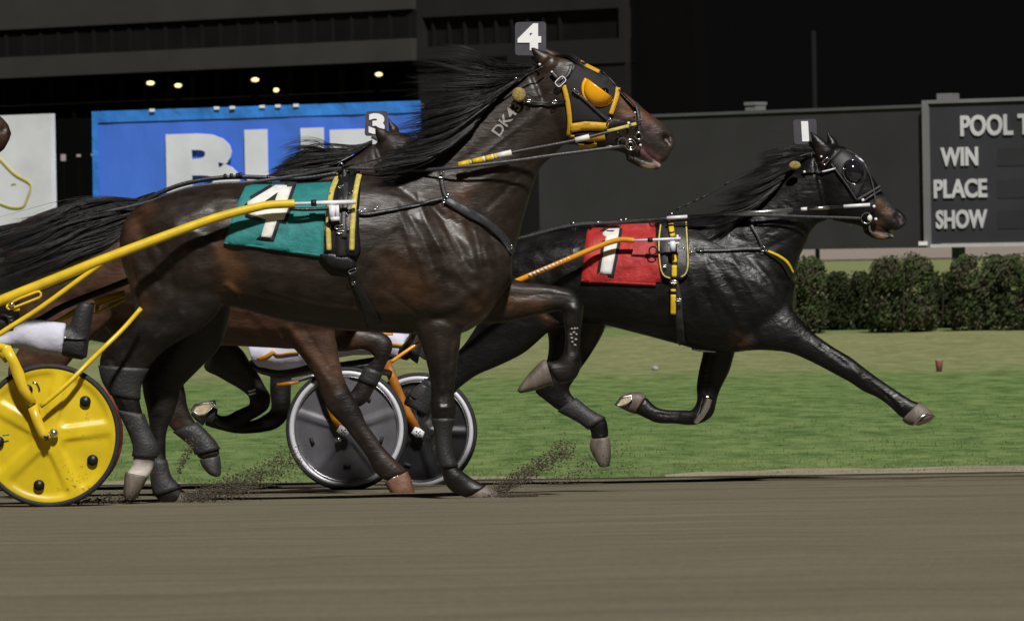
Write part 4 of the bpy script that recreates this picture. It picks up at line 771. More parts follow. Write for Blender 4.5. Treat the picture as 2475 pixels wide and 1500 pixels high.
for px, w, ty, by, D, lb in ((1930,.84,612,785,86,'green clipped shrub just right of the black horse\'s chest'), (2182,.96,610,790,85.5,'wide clipped shrub left of the results board post'), (2372,.9,607,785,85.5,'tall clipped shrub just right of the results board post'), (2482,.82,606,788,85.2,'clipped shrub cut by the right edge below the results board'), (2054,.8,650,790,88.5,'low dark-leaved shrub between the black horse\'s chest and the wide shrub'), (2277,.6,650,788,88.3,'low dark-leaved shrub, shade painted into its leaves, in the narrow gap beside the results board post'), (1800,.9,616,785,86.3,'green shrub mostly hidden behind the black horse\'s shoulder')):
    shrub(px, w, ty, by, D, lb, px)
def cup(px, py, D, label):
    b = at(px, py, D); s = D/F; t = thing('paper_cup', b, label, 'cup')
    prof = [(.0, .0), (.026, .0), (.035, .1), (.037, .104), (.033, .104), (.026, .008), (.0, .008)]
    def lathe(pr):
        V, Fc = [], []; n = 18
        for r, z in pr:
            for j in range(n): a = 6.2832*j/n; V.append(b+Vector((r*math.cos(a), r*math.sin(a), z))*(1.15*1))
        for i in range(len(pr)-1):
            for j in range(n): Fc.append((i*n+j, i*n+(j+1) % n, (i+1)*n+(j+1) % n, (i+1)*n+j))
        return V, Fc
    return t, lathe(prof), lathe([(.0302,.05),(.0328,.078)])
def gpix(px, py):
    """where a pixel's ray meets the lawn"""
    lo, hi = 30.0, 95.0
    for _ in range(50):
        m = (lo+hi)/2; p = at(px, py, m)
        if p.z > infield_z(p.x, p.y): lo = m
        else: hi = m
    return lo
cupm = mat('cup_red', (.42,.16,.17), .6, bump=0)
t, g1, g2 = cup(2270, 897, gpix(2270, 897), 'small red paper cup with a white band lying out on the grass'); mk('cup_wall', *g1, cupm, t); mk('white_band', *g2, MT['reflect_white'], t)
D_ = gpix(1583, 896); p = at(1583, 896, D_); wad = remesh(ball(p+Vector((0,0,.03)), (.042,.03,.022)), .006, 2)
wv = [v.co+v.normal*.012*noise.noise(v.co*40) for v in wad.vertices]; top('paper_litter', (wv, [tuple(q.vertices) for q in wad.polygons]), strip_mat('paper_grey', (.35,.35,.35), .8), 'crumpled scrap of white paper on the grass below the black horse', 'litter')

# ------------------------------------------------------------------ grandstand far behind
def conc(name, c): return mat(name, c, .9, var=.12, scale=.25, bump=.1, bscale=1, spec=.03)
conc_light = conc('grandstand_concrete', (.05,.048,.044)); conc_dim = conc('grandstand_dim', (.022,.0217,.0207)); conc_unlit = conc('grandstand_unlit', (.004,.004,.004)); glass_dark = mat('dark_glass', (.011,.011,.0105), .12, bump=0, var=.2, scale=.3, spec=.1)  # unlit night darkness is put into the concrete colours, deepest in the recesses
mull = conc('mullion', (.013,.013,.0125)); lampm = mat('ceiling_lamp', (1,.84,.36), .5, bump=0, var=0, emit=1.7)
BG = Board((0,190), (995,146), 470.0)
def gy(px, py): return BG.hit(px, py)
t = thing('grandstand', BG.P(0, -16), 'concrete grandstand with night darkness in its colours, window bands and ceiling lamps behind the boards', 'grandstand')
uL = -20; uE, _ = gy(995, 146); z0 = 0
_, zA0 = gy(0, 73); _, zW0 = gy(0, 140); _, zTop = gy(0, -260)
mk('upper_parapet', *BG.slab(uL, uE, zA0, zTop, -6, 0), conc_light, t, False)
mk('window_band', *BG.slab(uL, uE, zW0+.002, zA0-.002, -5, -.35), glass_dark, t, False)
for i in range(46):
    u = uL+1+i*1.95
    if u < uE-.3: mk('mullion', *BG.slab(u-.16, u+.16, zW0+.003, zA0-.003, -.349, -.25), mull, t, False)
mk('lower_parapet', *BG.slab(uL, uE, 0, zW0, -6, .05), conc_light, t, False)
mk('soffit', *BG.slab(uL, uE+9, -.35, -.002, -17.5, -.3), conc_unlit, t, False)
mk('rear_wall', *BG.slab(uL, uE+9, -17.5, -.352, -14.2, -13), conc_unlit, t, False)
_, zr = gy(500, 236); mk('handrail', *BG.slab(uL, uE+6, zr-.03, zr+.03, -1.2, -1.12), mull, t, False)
mk('stand_base', *BG.slab(uL, uE+9, -17.5, zr-1.2, -8, -.4), conc_unlit, t, False)
for px, py, r in ((357,201,.31), (424,207,.28), (610,193,.3), (661,218,.21), (909,180,.27)):
    u, v = gy(px, py); mk('ceiling_lamp', *ball(BG.P(u, v, -.32-.0), (r, r, .15)), lampm, t)
# right block, further back
_, w0 = gy(1100, 110); _, w1 = gy(1100, 38); _, wl = gy(1100, 168); uA, _ = gy(1005, 100); uB_, _ = gy(1497, 100); uC, _ = gy(1640, 100)
mk('side_block_parapet', *BG.slab(uE+.05, uB_, w1, zTop, -1.3, -.6), conc_dim, t, False)
mk('side_block_glass', *BG.slab(uE+.6, uB_-.5, w0+.002, w1-.002, -1.5, -1.2), glass_dark, t, False)
mk('side_block_pier', *BG.slab(uE+.05, uE+.598, w0, w1-.003, -1.4, -.6), conc_dim, t, False); mk('side_block_pier', *BG.slab(uB_-.498, uB_, w0, w1-.003, -1.4, -.6), conc_dim, t, False)
mk('side_block_wall', *BG.slab(uE+.05, uB_, wl, w0-.001, -1.3, -.55), conc_dim, t, False)
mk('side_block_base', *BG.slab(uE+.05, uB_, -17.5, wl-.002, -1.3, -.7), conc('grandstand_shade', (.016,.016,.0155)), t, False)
mk('end_wall', *BG.slab(uB_+.02, uC, -17.5, zTop, -3.2, -2), conc_unlit, t, False)
for i in range(9):
    u = uE+1.4+i*1.55
    if u < uB_-.8: mk('mullion', *BG.slab(u-.1, u+.1, w0+.003, w1-.003, -1.199, -.9), mull, t, False)
for i in range(22):
    u = uL+3+i*2.6
    if u < uE+7: mk('column', *BG.slab(u-.16, u+.16, -17.4, -.36, -2.2, -1.8), mull, t, False)
mast = strip_mat('mast_dark', (.0015,.0015,.0017), .9)
b = at(1975, 560, 220); top('light_mast', tube([Vector((b.x, b.y, -.3)), Vector((b.x, b.y, 9))], .09, n=10, smooth=False), mast, 'thin dark mast against the black sky above the grey panel', 'mast')
for px, py, w_, h_ in ((153,381,12,16), (190,376,10,6), (224,374,8,5)):
    p = at(px, py, 150); k_ = 150/F
    t = thing('notice_sign', Vector((p.x, p.y, -.3)), {153:'tall tiny pale notice in the dark gap right of the white board', 190:'tiny flat pale notice in the middle of the dark gap', 224:'tiny pale notice touching the left edge of the blue banner'}[px], 'sign')
    mk('sign_face', *box(p-Vector((w_*k_/2, 0, h_*k_/2)), (w_*k_, 0, 0), (0, .04, 0), (0, 0, h_*k_)), strip_mat('notice', (.3,.25,.27), .6), t, False)
    mk('post', *tube([Vector((p.x, p.y+.07, p.z-h_*k_/2)), Vector((p.x, p.y+.07, -.3))], .02, n=6, smooth=False), conc_unlit, t, False)
# ------------------------------------------------------------------ tack, horse number 4
def pthing(name, rig, px, label, cat, group=None, w=.25):
    p = rig.P(px[0], px[1], w); return thing(name, p, label, cat, group)
z5 = ztr(500, 400, 2.986); z2 = ztr(1000, 0, 2.464); zh = ztr(1250, 80, 4.265); zm = ztr(860, 100, 4.266); z8 = ztr(1200, 450, 2.986); z3 = ztr(1700, 200, 2.4877); zk = ztr(1880, 280, 4.666)
def bar(skin, p, q, wpx, m, parent, name, off=.012, thick=.006, **k): return mk(name, *strap(skin, [p, q], wpx, off, thick, **k), MT[m], parent)
def buckle(skin, parent, px, a, b, ang, lift, m='chrome', r=.0022, name='buckle'):
    """rounded wire frame lying on the tack"""
    t_ = skin.hits([px])[0]-lift; c = CAM+ray(*px)*t_; s = t_/F; n = -ray(*px); u = (RT*math.cos(ang)-UP*math.sin(ang)); v = n.cross(u); pts = []
    for i in range(21):
        th = 2*math.pi*i/20; cs, sn = math.cos(th), math.sin(th); pts.append(c+u*math.copysign(abs(cs)**.5, cs)*a*s+v*math.copysign(abs(sn)**.5, sn)*b*s)
    return mk(name, *tube(pts, r, n=6, smooth=False, caps=False), MT[m], parent)
def stud(skin, parent, px, r, lift, m='chrome', name='stud'):
    t_ = skin.hits([px])[0]-lift; return mk(name, *ball(CAM+ray(*px)*t_, r*t_/F, 10, 7), MT[m], parent)
def number(skin, parent, poly, off, hole=None, g=7.5, name='numeral'):
    o = mk(name+'_backing', *patch(skin, grow(poly, g), off, .003, 9), MT['navy'], parent)
    o2 = mk(name, *patch(skin, poly, off+.004, .004, 9), MT['white_cloth'], o)
    if hole: mk(name+'_opening', *patch(skin, hole, off+.0095, .004, 5), MT['navy'], o)
# saddle cloth
t = pthing('saddle_cloth', R4, (660,600), 'teal number cloth with a white slanted 4 on the nearest horse', 'number cloth', 'number cloths')
oc = z5((278,150),(330,138),(600,132),(900,118),(885,200),(860,300),(848,420),(838,660),(780,658),(560,622),(340,590),(122,567),(140,510),(185,370),(230,250))
mk('cloth', *patch(k4, oc, .008, .004, 9, .004, .012, 16), MT['teal_cloth'], t)
mk('hem', *strap(k4, z5((122,558),(340,580),(560,612),(838,650)), 5, .012, .004), MT['teal_cloth'], t)
number(k4, t, z5((495,140),(618,142),(575,270),(600,275),(555,392),(508,392),(465,522),(388,515),(428,388),(300,352),(292,262)), .016, z5((512,192),(478,288),(362,296)), 8)
# harness saddle
t = pthing('harness_saddle', R4, (810,620), 'black harness saddle with two pale yellow rolls beside the teal cloth', 'harness saddle', 'harness saddles')
mk('pad', *patch(k4, z5((945,40),(990,25),(1060,30),(1112,40),(1108,180),(1098,320),(1100,480),(1112,600),(1085,655),(1030,665),(950,655),(870,648),(848,620),(862,470),(868,330),(895,170)), .01, .014, 9, .012), MT['black_leather'], t)
for nm, L_ in (('roll', z5((955,62),(925,120),(900,190),(885,300),(876,430),(882,612))), ('roll', z5((1100,62),(1080,150),(1064,260),(1056,380),(1050,480),(1046,612)))): mk(nm, *strap(k4, L_, 12.5, .03, .014), MT['pale_trim'], t)
mk('saddle_strap', *strap(k4, z5((990,10),(985,100),(968,220),(962,350),(965,480),(975,655)), 30, .03, .012), MT['black_leather'], t)
mk('saddle_strap', *strap(k4, z5((1000,120),(998,260),(985,380),(990,520)), 14, .043, .006), MT['grey_leather'], t)
mk('girth_pad', *patch(k4, z5((815,640),(900,635),(1000,645),(1070,690),(1080,735),(1000,750),(900,735),(860,700)), .012, .02, 9, .01), MT['black_leather'], t)
mk('girth', *strap(k4, z5((1045,740),(1065,830),(1110,920),(1160,1030),(1210,1150)), [20,21,24,30,36], .008, .01), MT['black_leather'], t)
for p, a, b_, an in ((z5((968,152))[0],7,2.2,-.1), (z5((955,443))[0],10,4,-.1), (z5((1050,760))[0],10,4,-.35), (z5((1058,848))[0],4,3,-.3), (z5((965,480))[0],9,3,0)): buckle(k4, t, p, a, b_, an, .05)
for p in z5((890,200),(1030,200),(1050,185),(990,60),(963,305),(1024,330),(1055,328),(1020,460),(1010,350)): stud(k4, t, p, 2.6, .048)
mk('terret', *ringtube(R4.P(824,402,.05), R4.n, .014, .004), MT['chrome'], t); mk('terret_stem', *tube([R4.P(826,409,.05), R4.P(828,424,.06)], .006), MT['chrome'], t)
# shaft holder
mk('shaft_bracket', *join(tube([R4.P(*p, .36) for p in z5((905,285),(905,385))], .016, n=12, smooth=False), tube([R4.P(*p, .37) for p in z5((895,388),(958,384))], .011, n=10, smooth=False), tube([R4.P(*p, .365) for p in z5((940,285),(945,385))], .009, n=10, smooth=False)), MT['white_metal'], t)
mk('shaft_loop', *strap(k4, z5((870,430),(900,410),(960,405)), 12, .045, .01), MT['black_leather'], t)
# breast collar
t = pthing('breast_collar', R4, (1080,620), 'plain black breast collar around the chest of the nearest horse', 'breast collar', 'breast collars')
mk('trace_strap', *strap(k4, z5((1060,340),(1150,350),(1300,325),(1500,285),(1715,235)), 8, .01, .006), MT['black_leather'], t)
mk('chest_band', *strap(k4, z5((1725,245),(1800,285),(1900,345),(2000,400),(2100,480),(2170,560),(2215,640)), [20,22,22,21,20,18,14], .008, .01), MT['grey_leather'], t)
mk('neck_strap', *strap(k4, z5((1690,40),(1695,110),(1712,190),(1730,235)), 11, .008, .007), MT['grey_leather'], t)
buckle(k4, t, z5((1690,68))[0], 8.5, 6.5, 0, .028); buckle(k4, t, z5((1690,68))[0], 4, 5.5, 0, .028)
for p in z5((1737,218),(1712,255)): buckle(k4, t, p, 3.5, 3.5, 0, .024)
for p in z5((1220,305),(1125,325),(1090,332),(1050,332)): buckle(k4, t, p, 5.5, 2.6, -.1, .024)
buckle(k4, t, z5((2196,588))[0], 3, 3, 0, .022)
# hood
t = pthing('blinker_hood', R4, (1440,360), 'black racing hood with yellow trim and one orange eye cup', 'blinker hood', 'blinker hoods')
mk('hood_cloth', *patch(k4, zh((470,530),(500,470),(560,400),(600,330),(640,285),(700,300),(800,370),(880,420),(960,480),(1040,560),(1055,600),(1010,760),(970,860),(945,900),(940,930),(560,930),(545,800),(525,660)), .005, .006, 8, .003), MT['hood_cloth'], t)
for pts, wd in ((zh((478,540),(505,640),(530,780),(542,930),(530,1060)),11.5), (zh((530,1064),(590,1066)),6), (zh((1040,560),(1030,640),(1000,740),(965,840)),11), (zh((650,292),(720,335),(790,370),(850,400)),8.5), (zh((625,1160),(720,1165),(820,1150)),8.5), (zh((700,1085),(800,1085),(905,1070)),15)):
    mk('trim', *strap(k4, pts, wd, .012, .007), MT['yellow_trim'], t)
mk('jaw_band', *patch(k4, zh((548,935),(620,925),(700,912),(820,918),(930,926),(948,950),(940,985),(880,1012),(780,1005),(660,1008),(545,1030)), .012, .008, 8, .004), MT['yellow_trim'], t)
mk('jaw_pad', *patch(k4, zh((550,1045),(640,1025),(800,1015),(930,1020),(920,1040),(700,1075),(590,1066)), .009, .005, 8), MT['hood_cloth'], t)
# cup: half dome with its opening towards the nose
cA, cB = np.array(zh((720,468))[0]), np.array(zh((985,665))[0]); arc = [np.array(p) for p in zh((720,468),(690,520),(680,590),(700,660),(745,715),(800,742),(860,748),(920,732),(960,705),(985,665))]
arc = curve_px(arc, 4); mid = (cA+cB)/2; n_ = len(arc); M_ = 12; base_t = k4.hits([tuple(p) for p in arc]); bt = np.median(base_t)
def dome(sc, lift, hmax):
    V = []
    for i in range(n_):
        for j in range(M_+1):
            p_ = cA+(cB-cA)*(i/(n_-1)); q = p_+(arc[i]-p_)*(j/M_); q = mid+(q-mid)*sc
            fu = 1-(2*i/(n_-1)-1)**2; h = hmax*math.sqrt(max(0, fu))*math.sqrt(max(0, 1-(j/M_)**2)) if 1 else 0
            t_ = bt*(1-j/M_)+base_t[i]*(j/M_); V.append(CAM+ray(*q)*(t_-.012-h-lift))
    return V
Vo = dome(1, 0, .05); Vi = dome(.93, -.004, .044); k = len(Vo); W1 = M_+1; Fc = []
for i in range(n_-1):
    for j in range(M_):
        a = i*W1+j; Fc.append((a, a+1, a+W1+1, a+W1)); Fc.append((k+a, k+a+W1, k+a+W1+1, k+a+1))
    Fc.append((i*W1, (i+1)*W1, k+(i+1)*W1, k+i*W1)); Fc.append((i*W1+M_, k+i*W1+M_, k+(i+1)*W1+M_, (i+1)*W1+M_))
mk('eye_cup', Vo+Vi, Fc, MT['cup_orange'], t)
mk('cup_rim', *strap(k4, zh((712,470),(684,530),(684,610),(715,685),(770,728),(850,744),(930,728),(980,680)), 8.5, .012, .012), MT['cup_orange'], t)
mk('cup_slot', *strap(k4, zh((752,655),(785,680),(815,694)), [2,5,2], .035, .004), MT['hood_cloth'], t)
# bridle
t = pthing('bridle', R4, (1480,380), 'black leather bridle with bright rings on the number 4 horse', 'bridle', 'bridles')
for pts, wd in ((zh((575,590),(700,690),(820,800),(940,900)),7), (zh((1230,720),(1250,820),(1262,960),(1250,1040)),8), (zh((1030,1020),(1075,1080)),6), (zh((880,400),(980,500),(1100,640),(1220,770)),5), (zh((560,330),(530,420),(460,480)),9), (zh((350,400),(420,470)),8), (zh((80,690),(250,720),(400,705),(500,690)),4), (zh((0,500),(120,400),(230,320)),7)):
    mk('strap', *strap(k4, pts, wd, .02, .006), MT['grey_leather'] if wd > 6 else MT['black_leather'], t)
for p, a, b_, an in ((zh((447,500))[0],13,8,-.75), (zh((447,500))[0],8,3.5,-.75), (zh((610,605))[0],9,3,.65), (zh((948,908))[0],7,4,-.9), (zh((948,908))[0],3,3,-.9), (zh((120,700))[0],5,2.6,.05), (zh((385,712))[0],6,3.2,-.05), (zh((1255,912))[0],7,3,-.4)): buckle(k4, t, p, a, b_, an, .034, 'white_metal' if a > 10 else 'chrome', .003 if a > 10 else .0022)
for p, r in ((zh((1170,1150))[0],.0255), (zh((1255,1060))[0],.0165), (zh((1085,1125))[0],.0215), (zh((1170,1150))[0],.0135)):
    t_ = k4.hits([p])[0]-.045; mk('bit_ring', *ringtube(CAM+ray(*p)*t_, -ray(*p)+Vector((.1,0,.05)), r, .0036), MT['chrome'], t)
for p, r in ((zh((1148,930))[0],4), (zh((358,402))[0],3), (zh((1270,1155))[0],3.4), (zh((232,325))[0],3.4), (zh((1215,820))[0],2.5)): stud(k4, t, p, r, .03, 'white_metal')
mk('bit_hook', *tube([CAM+ray(*p)*(k4.hits([p])[0]-.04) for p in zh((915,1165),(970,1165),(985,1180),(970,1195))], .0035, n=6), MT['white_metal'], t)
mk('ear_plug', *ball(R4.P(1254,229,.135), (.034,.02,.036)), MT['tan_fluff'], t)
mk('check_rein', *tube([R4.P(*p, .12) for p in ((1318,158),(1262,188),(1228,212),(1120,290),(960,370),(826,404))], .0045, n=6, k=4), MT['black_leather'], t)
buckle(k4, t, zm((1650,400))[0], 3.5, 5, .3, .05)
# head pole and reins
t = pthing('head_pole', R4, (1110,398), 'thin black head pole wrapped in yellow and white tape along the nearest neck', 'head pole', 'head poles')
def pole_pts(rig, a, b, w, n=2): return [rig.P(a[0]+(b[0]-a[0])*i/(n-1), a[1]+(b[1]-a[1])*i/(n-1), w+(0)) for i in range(n)]
def lerp(a, b, f): return (a[0]+(b[0]-a[0])*f, a[1]+(b[1]-a[1])*f)
pa, pb, pc, pd_ = (1108,399), (1236,369), (1400,337), (1545,299)
def PW_(p): 
    f = (p[0]-1100)/450; return R4.P(p[0], p[1], .20-.075*f)
mk('pole', *tube([PW_(p) for p in (pa,pb,pc,pd_)], .0085, n=10), MT['grey_leather'], t)
seq = [('yellow_strap',0,.2),('pale_trim',.2,.25),('yellow_strap',.27,.45),('white_metal',.45,.5),('yellow_strap',.5,.62),('white_metal',.62,.66),('yellow_strap',.66,.72),('white_metal',.72,1)]
for m_, f0, f1 in seq: mk('tape_wrap', *tube([PW_(lerp(pa,pb,f0)), PW_(lerp(pa,pb,f1))], .0145 if m_ != 'pale_trim' else .012, n=12, smooth=False), MT[m_ if m_ != 'white_metal' else 'white_cloth'], t)
mk('tape_wrap', *tube([PW_((1390,339)), PW_((1424,331))], [.0125,.014], n=12, smooth=False), MT['white_cloth'], t)
mk('tape_wrap', *tube([PW_((1468,318)), PW_((1520,305))], .0095, n=12, smooth=False), MT['pale_trim'], t); mk('tape_wrap', *tube([PW_((1525,303)), PW_((1538,300))], .0095, n=12, smooth=False), MT['pale_trim'], t)
t = pthing('driving_rein', R4, (700,432), 'long black driving rein from the bit of the number 4 horse over its back', 'rein', 'driving reins')
def rw(x): return .11+.1*min(1, max(0, (x-900)/200)) if x < 1200 else .21-.10*(x-1200)/310
mk('rein', *tube([R4.P(x, y, (rw(x) if x > 800 else .08)) for x, y in ((-160,640),(0,572),(180,528),(345,492),(470,452),(610,440),(720,424),(824,407),(1000,411),(1110,404),(1250,388),(1325,377),(1420,365),(1508,353))], .0085, n=8, k=6, flat=.45), MT['grey_leather'], t)
t = pthing('crupper_strap', R4, (600,437), 'black back strap along the spine of the nearest horse to its tail', 'back strap', 'back straps', .0)
mk('strap', *tube([R4.P(x, y, .05) for x, y in ((820,418),(720,432),(600,428),(520,431),(440,446),(375,472),(338,498),(330,520))], .011, n=8, k=6, flat=.5), MT['black_leather'], t)
for x, y in ((545,427),(560,426),(575,425),(583,424),(650,430)): mk('keeper', *tube([R4.P(x-4,y,.05), R4.P(x+3,y-1,.05)], .013, n=8, smooth=False), MT['black_leather'], t)
# ------------------------------------------------------------------ tack, horse number 1
t = pthing('saddle_cloth', R1, (1500,690), 'red number cloth with a white 1 on the leading horse', 'number cloth', 'number cloths')
mk('cloth', *patch(k1, z8((682,285),(900,275),(1148,266),(1150,400),(1172,560),(1192,690),(1150,692),(1150,722),(900,708),(608,692),(625,560),(640,420),(655,320)), .008, .004, 9, .004, .014, 14), MT['red_cloth'], t)
number(k1, t, z8((812,305),(888,302),(865,450),(828,636),(745,634),(780,420),(790,362),(766,352),(768,332)), .016, None, 7.5)
mk('hem', *strap(k1, z8((610,678),(900,696),(1148,708)), 5, .013, .003), MT['red_cloth'], t)
t = pthing('harness_saddle', R1, (1630,690), 'black harness saddle with thin lime piping and a striped yellow strap', 'harness saddle', 'harness saddles')
mk('pad', *patch(k1, z8((1185,270),(1378,250),(1388,400),(1392,560),(1382,630),(1340,672),(1250,678),(1195,650),(1172,560),(1165,400)), .01, .012, 9, .01), MT['grey_leather'], t)
mk('piping', *strap(k1, z8((1185,275),(1172,400),(1180,560),(1205,640),(1255,664)), 3.6, .034, .005), MT['pale_trim'], t); mk('piping', *strap(k1, z8((1368,255),(1376,400),(1382,560),(1365,630),(1330,655)), 3.6, .034, .005), MT['pale_trim'], t)
mk('saddle_strap', *strap(k1, z8((1250,255),(1262,330),(1278,420),(1283,520),(1283,650),(1278,760),(1275,935)), 15, .034, .006), MT['black_leather'], t)
for a, b_ in (((1258,268),(1266,330)), ((1268,340),(1274,365)), ((1284,488),(1285,550)), ((1284,570),(1283,655)), ((1280,690),(1278,712)), ((1277,742),(1276,762)), ((1276,782),(1275,925))): mk('strap_block', *strap(k1, z8(a, b_), 12.5, .041, .006, rnd=False), MT['yellow_strap'], t)
mk('girth', *strap(k1, z8((1285,665),(1312,800),(1318,960),(1330,1090),(1345,1140)), [14,16,18,20,20], .01, .01), MT['grey_leather'], t)
for p, a, b_, an in ((z8((1280,690))[0],9,3,0), (z8((1315,820))[0],7,2.4,.02), (z8((1212,576))[0],5,2,0)) : buckle(k1, t, p, a, b_, an, .05)
mk('shaft_bracket', *join(tube([R1.P(*p, .35) for p in z8((1272,395),(1274,470))], .017, n=12, smooth=False), tube([R1.P(*p, .35) for p in z8((1240,415),(1320,410))], .007, n=8, smooth=False), tube([R1.P(*p, .35) for p in z8((1305,350),(1318,440))], .006, n=8, smooth=False)), MT['white_metal'], t)
mk('terret', *ringtube(R1.P(1622,522,.08), R1.n, .013, .004), MT['chrome'], t); mk('terret_stem', *tube([R1.P(1618,535,.07), R1.P(1614,520,.06)], .005), MT['chrome'], t)
mk('ring', *ringtube(R1.P(*z8((1130,465))[0], .33), R1.n, .022, .004), MT['black_leather'], t)
mk('girth_buckle', *tube([R1.P(x, y, .05) for x, y in ((1672,842),(1690,846),(1730,848))], .008, n=8, smooth=False), MT['steel'], t)
t = pthing('breast_collar', R1, (1840,610), 'grey breast collar with a yellow chest piece on the leading black horse', 'breast collar', 'breast collars')
mk('trace_strap', *strap(k1, z8((1440,460),(1600,460),(1780,452),(1915,450)), 7.5, .01, .006), MT['grey_leather'], t)
mk('neck_strap', *strap(k1, z8((1820,240),(1850,300),(1890,370),(1920,440)), 8, .008, .006), MT['grey_leather'], t)
mk('chest_band', *strap(k1, z8((1960,468),(2040,505),(2100,550),(2145,625)), [6,7,7,5], .01, .01), MT['yellow_strap'], t)
mk('chest_lining', *strap(k1, z8((1935,462),(2030,520),(2085,575),(2125,660)), [10,13,13,10], .006, .006), MT['black_leather'], t)
for p, a, b_ in ((z8((1924,452))[0],6,5), (z8((1480,455))[0],5,4.5), (z8((1420,460))[0],6,3.5), (z8((1340,455))[0],6,3.5)): buckle(k1, t, p, a, b_, -.2, .03)
t = pthing('blinker_hood', R1, (2050,520), 'dark grey racing hood with a shiny round eye cup', 'blinker hood', 'blinker hoods')
mk('hood_cloth', *patch(k1, zk((590,530),(640,450),(720,370),(770,375),(880,440),(960,520),(1010,610),(1000,700),(950,800),(905,905),(880,930),(800,800),(700,660)), .006, .006, 8, .003), MT['grey_hood'], t)
pc_ = zk((850,635))[0]; tc_ = k1.hits([pc_])[0]; c_ = CAM+ray(*pc_)*(tc_-.012); s_ = tc_/F
g = ball(Vector((0,0,0)), 1, 28, 16); V = [c_+RT*(v.x*21*s_)+UP*(v.z*27*s_)-RT*(v.z*4*s_)+Vector((0,1,0))*(v.y*.042) for v in map(Vector, g[0])]; mk('eye_cup', V, g[1], MT['chrome_dark'], t)
pts = [c_-Vector((0,.006,0))+RT*(24*s_*math.cos(a)-4*s_*math.sin(a))+UP*(29*s_*math.sin(a)) for a in np.linspace(0, 6.2832, 33)]; mk('cup_rim', *tube(pts, .005, n=8, smooth=False, caps=False), MT['chrome_dark'], t)
pts = [p-Vector((0,.004,0)) for p in pts[14:26]]; mk('cup_rim_highlight', *tube(pts, .0035, n=6, smooth=False), MT['chrome'], t)
t = pthing('bridle', R1, (2095,540), 'grey leather bridle with a plain ring bit on the black horse', 'bridle', 'bridles')
for pts, wd, m_ in ((zk((580,500),(640,440),(700,380)),5,'boot_grey'), (zk((600,540),(700,670),(800,810),(890,950)),4.5,'boot_grey'), (zk((890,950),(980,900),(1080,840),(1160,790)),6,'boot_grey'), (zk((970,960),(1060,900),(1170,830)),5,'grey_leather'), (zk((770,375),(880,440),(965,525),(1040,660),(1080,800),(1100,960),(1080,1080)),4.5,'boot_grey'), (zk((500,630),(580,612),(650,590)),4,'white_metal'), (zk((270,640),(400,630),(500,630)),3,'black_leather'), (zk((880,440),(965,520)),4,'white_metal'), (zk((1030,1220),(1040,1310)),5,'steel'), (zk((370,460),(400,400)),3,'chrome')):
    mk('strap', *strap(k1, pts, wd, .014, .005), MT[m_], t)
buckle(k1, t, zk((540,510))[0], 9, 5, -.7, .03, 'chrome', .004)
pr = zk((1000,1152))[0]; t_ = k1.hits([pr])[0]-.04; mk('bit_ring', *ringtube(CAM+ray(*pr)*t_, -ray(*pr), .0295, .0042), MT['chrome'], t)
mk('bit_guard', *ball(CAM+ray(*zk((1037,1152))[0])*(t_-.005), (.014,.008,.017)), MT['white_cloth'], t)
for p, r in ((zk((300,632))[0],3.4), (zk((395,408))[0],3), (zk((490,460))[0],3), (zk((960,950))[0],4), (zk((1105,1165))[0],4), (zk((1085,1022))[0],4), (zk((825,1225))[0],3)): stud(k1, t, p, r, .025, 'white_metal')
mk('ear_plug', *ball(R1.P(1921,400,.15), (.033,.02,.025)), MT['tan_fluff'], t)
mk('check_rein', *tube([R1.P(x, y, .06) for x, y in ((1616,522),(1640,503),(1700,476),(1757,444),(1840,407),(1965,368))], .0042, n=6, k=3), MT['grey_leather'], t)
for p in ((1640,503),(1662,494),(1682,484),(1700,476),(1757,443)): mk('keeper', *tube([R1.P(p[0]-6,p[1]+3,.062), R1.P(p[0]+6,p[1]-3,.062)], .0052, n=8, smooth=False), MT['boot_grey'], t)
t = pthing('head_pole', R1, (1618,526), 'polished straight head pole along the neck of the black horse', 'head pole', 'head poles')
qa, qb = (1612,527), (2103,495); WP = lambda p: R1.P(p[0], p[1], .22-.09*(p[0]-1612)/490)
mk('pole', *tube([WP(qa), WP(qb)], .009, n=12, smooth=False), MT['chrome_dark'], t)
for f0, f1, m_ in ((0,.1,'white_metal'), (.28,.62,'steel'), (.66,.69,'white_cloth'), (.7,.8,'steel'), (.87,1,'white_metal')): mk('pole_sleeve', *tube([WP(lerp(qa,qb,f0)), WP(lerp(qa,qb,f1))], .0102, n=12, smooth=False), MT[m_], t)
t = pthing('driving_rein', R1, (1700,530), 'grey driving rein below the polished head pole of the black horse', 'rein', 'driving reins')
mk('rein', *tube([R1.P(x, y, w_) for x, y, w_ in ((1150,600,.1),(1260,575,.12),(1380,546,.12),(1500,538,.13),(1622,528,.17),(1800,520,.19),(1950,524,.15),(2034,526,.13),(2082,528,.12))], .0085, n=8, k=6, flat=.45), MT['boot_grey'], t)
t = pthing('crupper_strap', R1, (1500,538), 'black back strap with small bright keepers along the leading horse\'s back', 'back strap', 'back straps', 0)
mk('strap', *tube([R1.P(x, y, .05) for x, y in ((1640,526),(1560,532),(1470,538),(1390,542),(1320,556),(1250,578),(1190,605))], .011, n=8, k=6, flat=.5), MT['black_leather'], t)
for x, y in ((1385,540),(1445,538),(1500,533),(1512,531)): mk('keeper', *tube([R1.P(x-5,y,.06), R1.P(x+5,y-1,.06)], .008, n=8, smooth=False), MT['steel'], t)
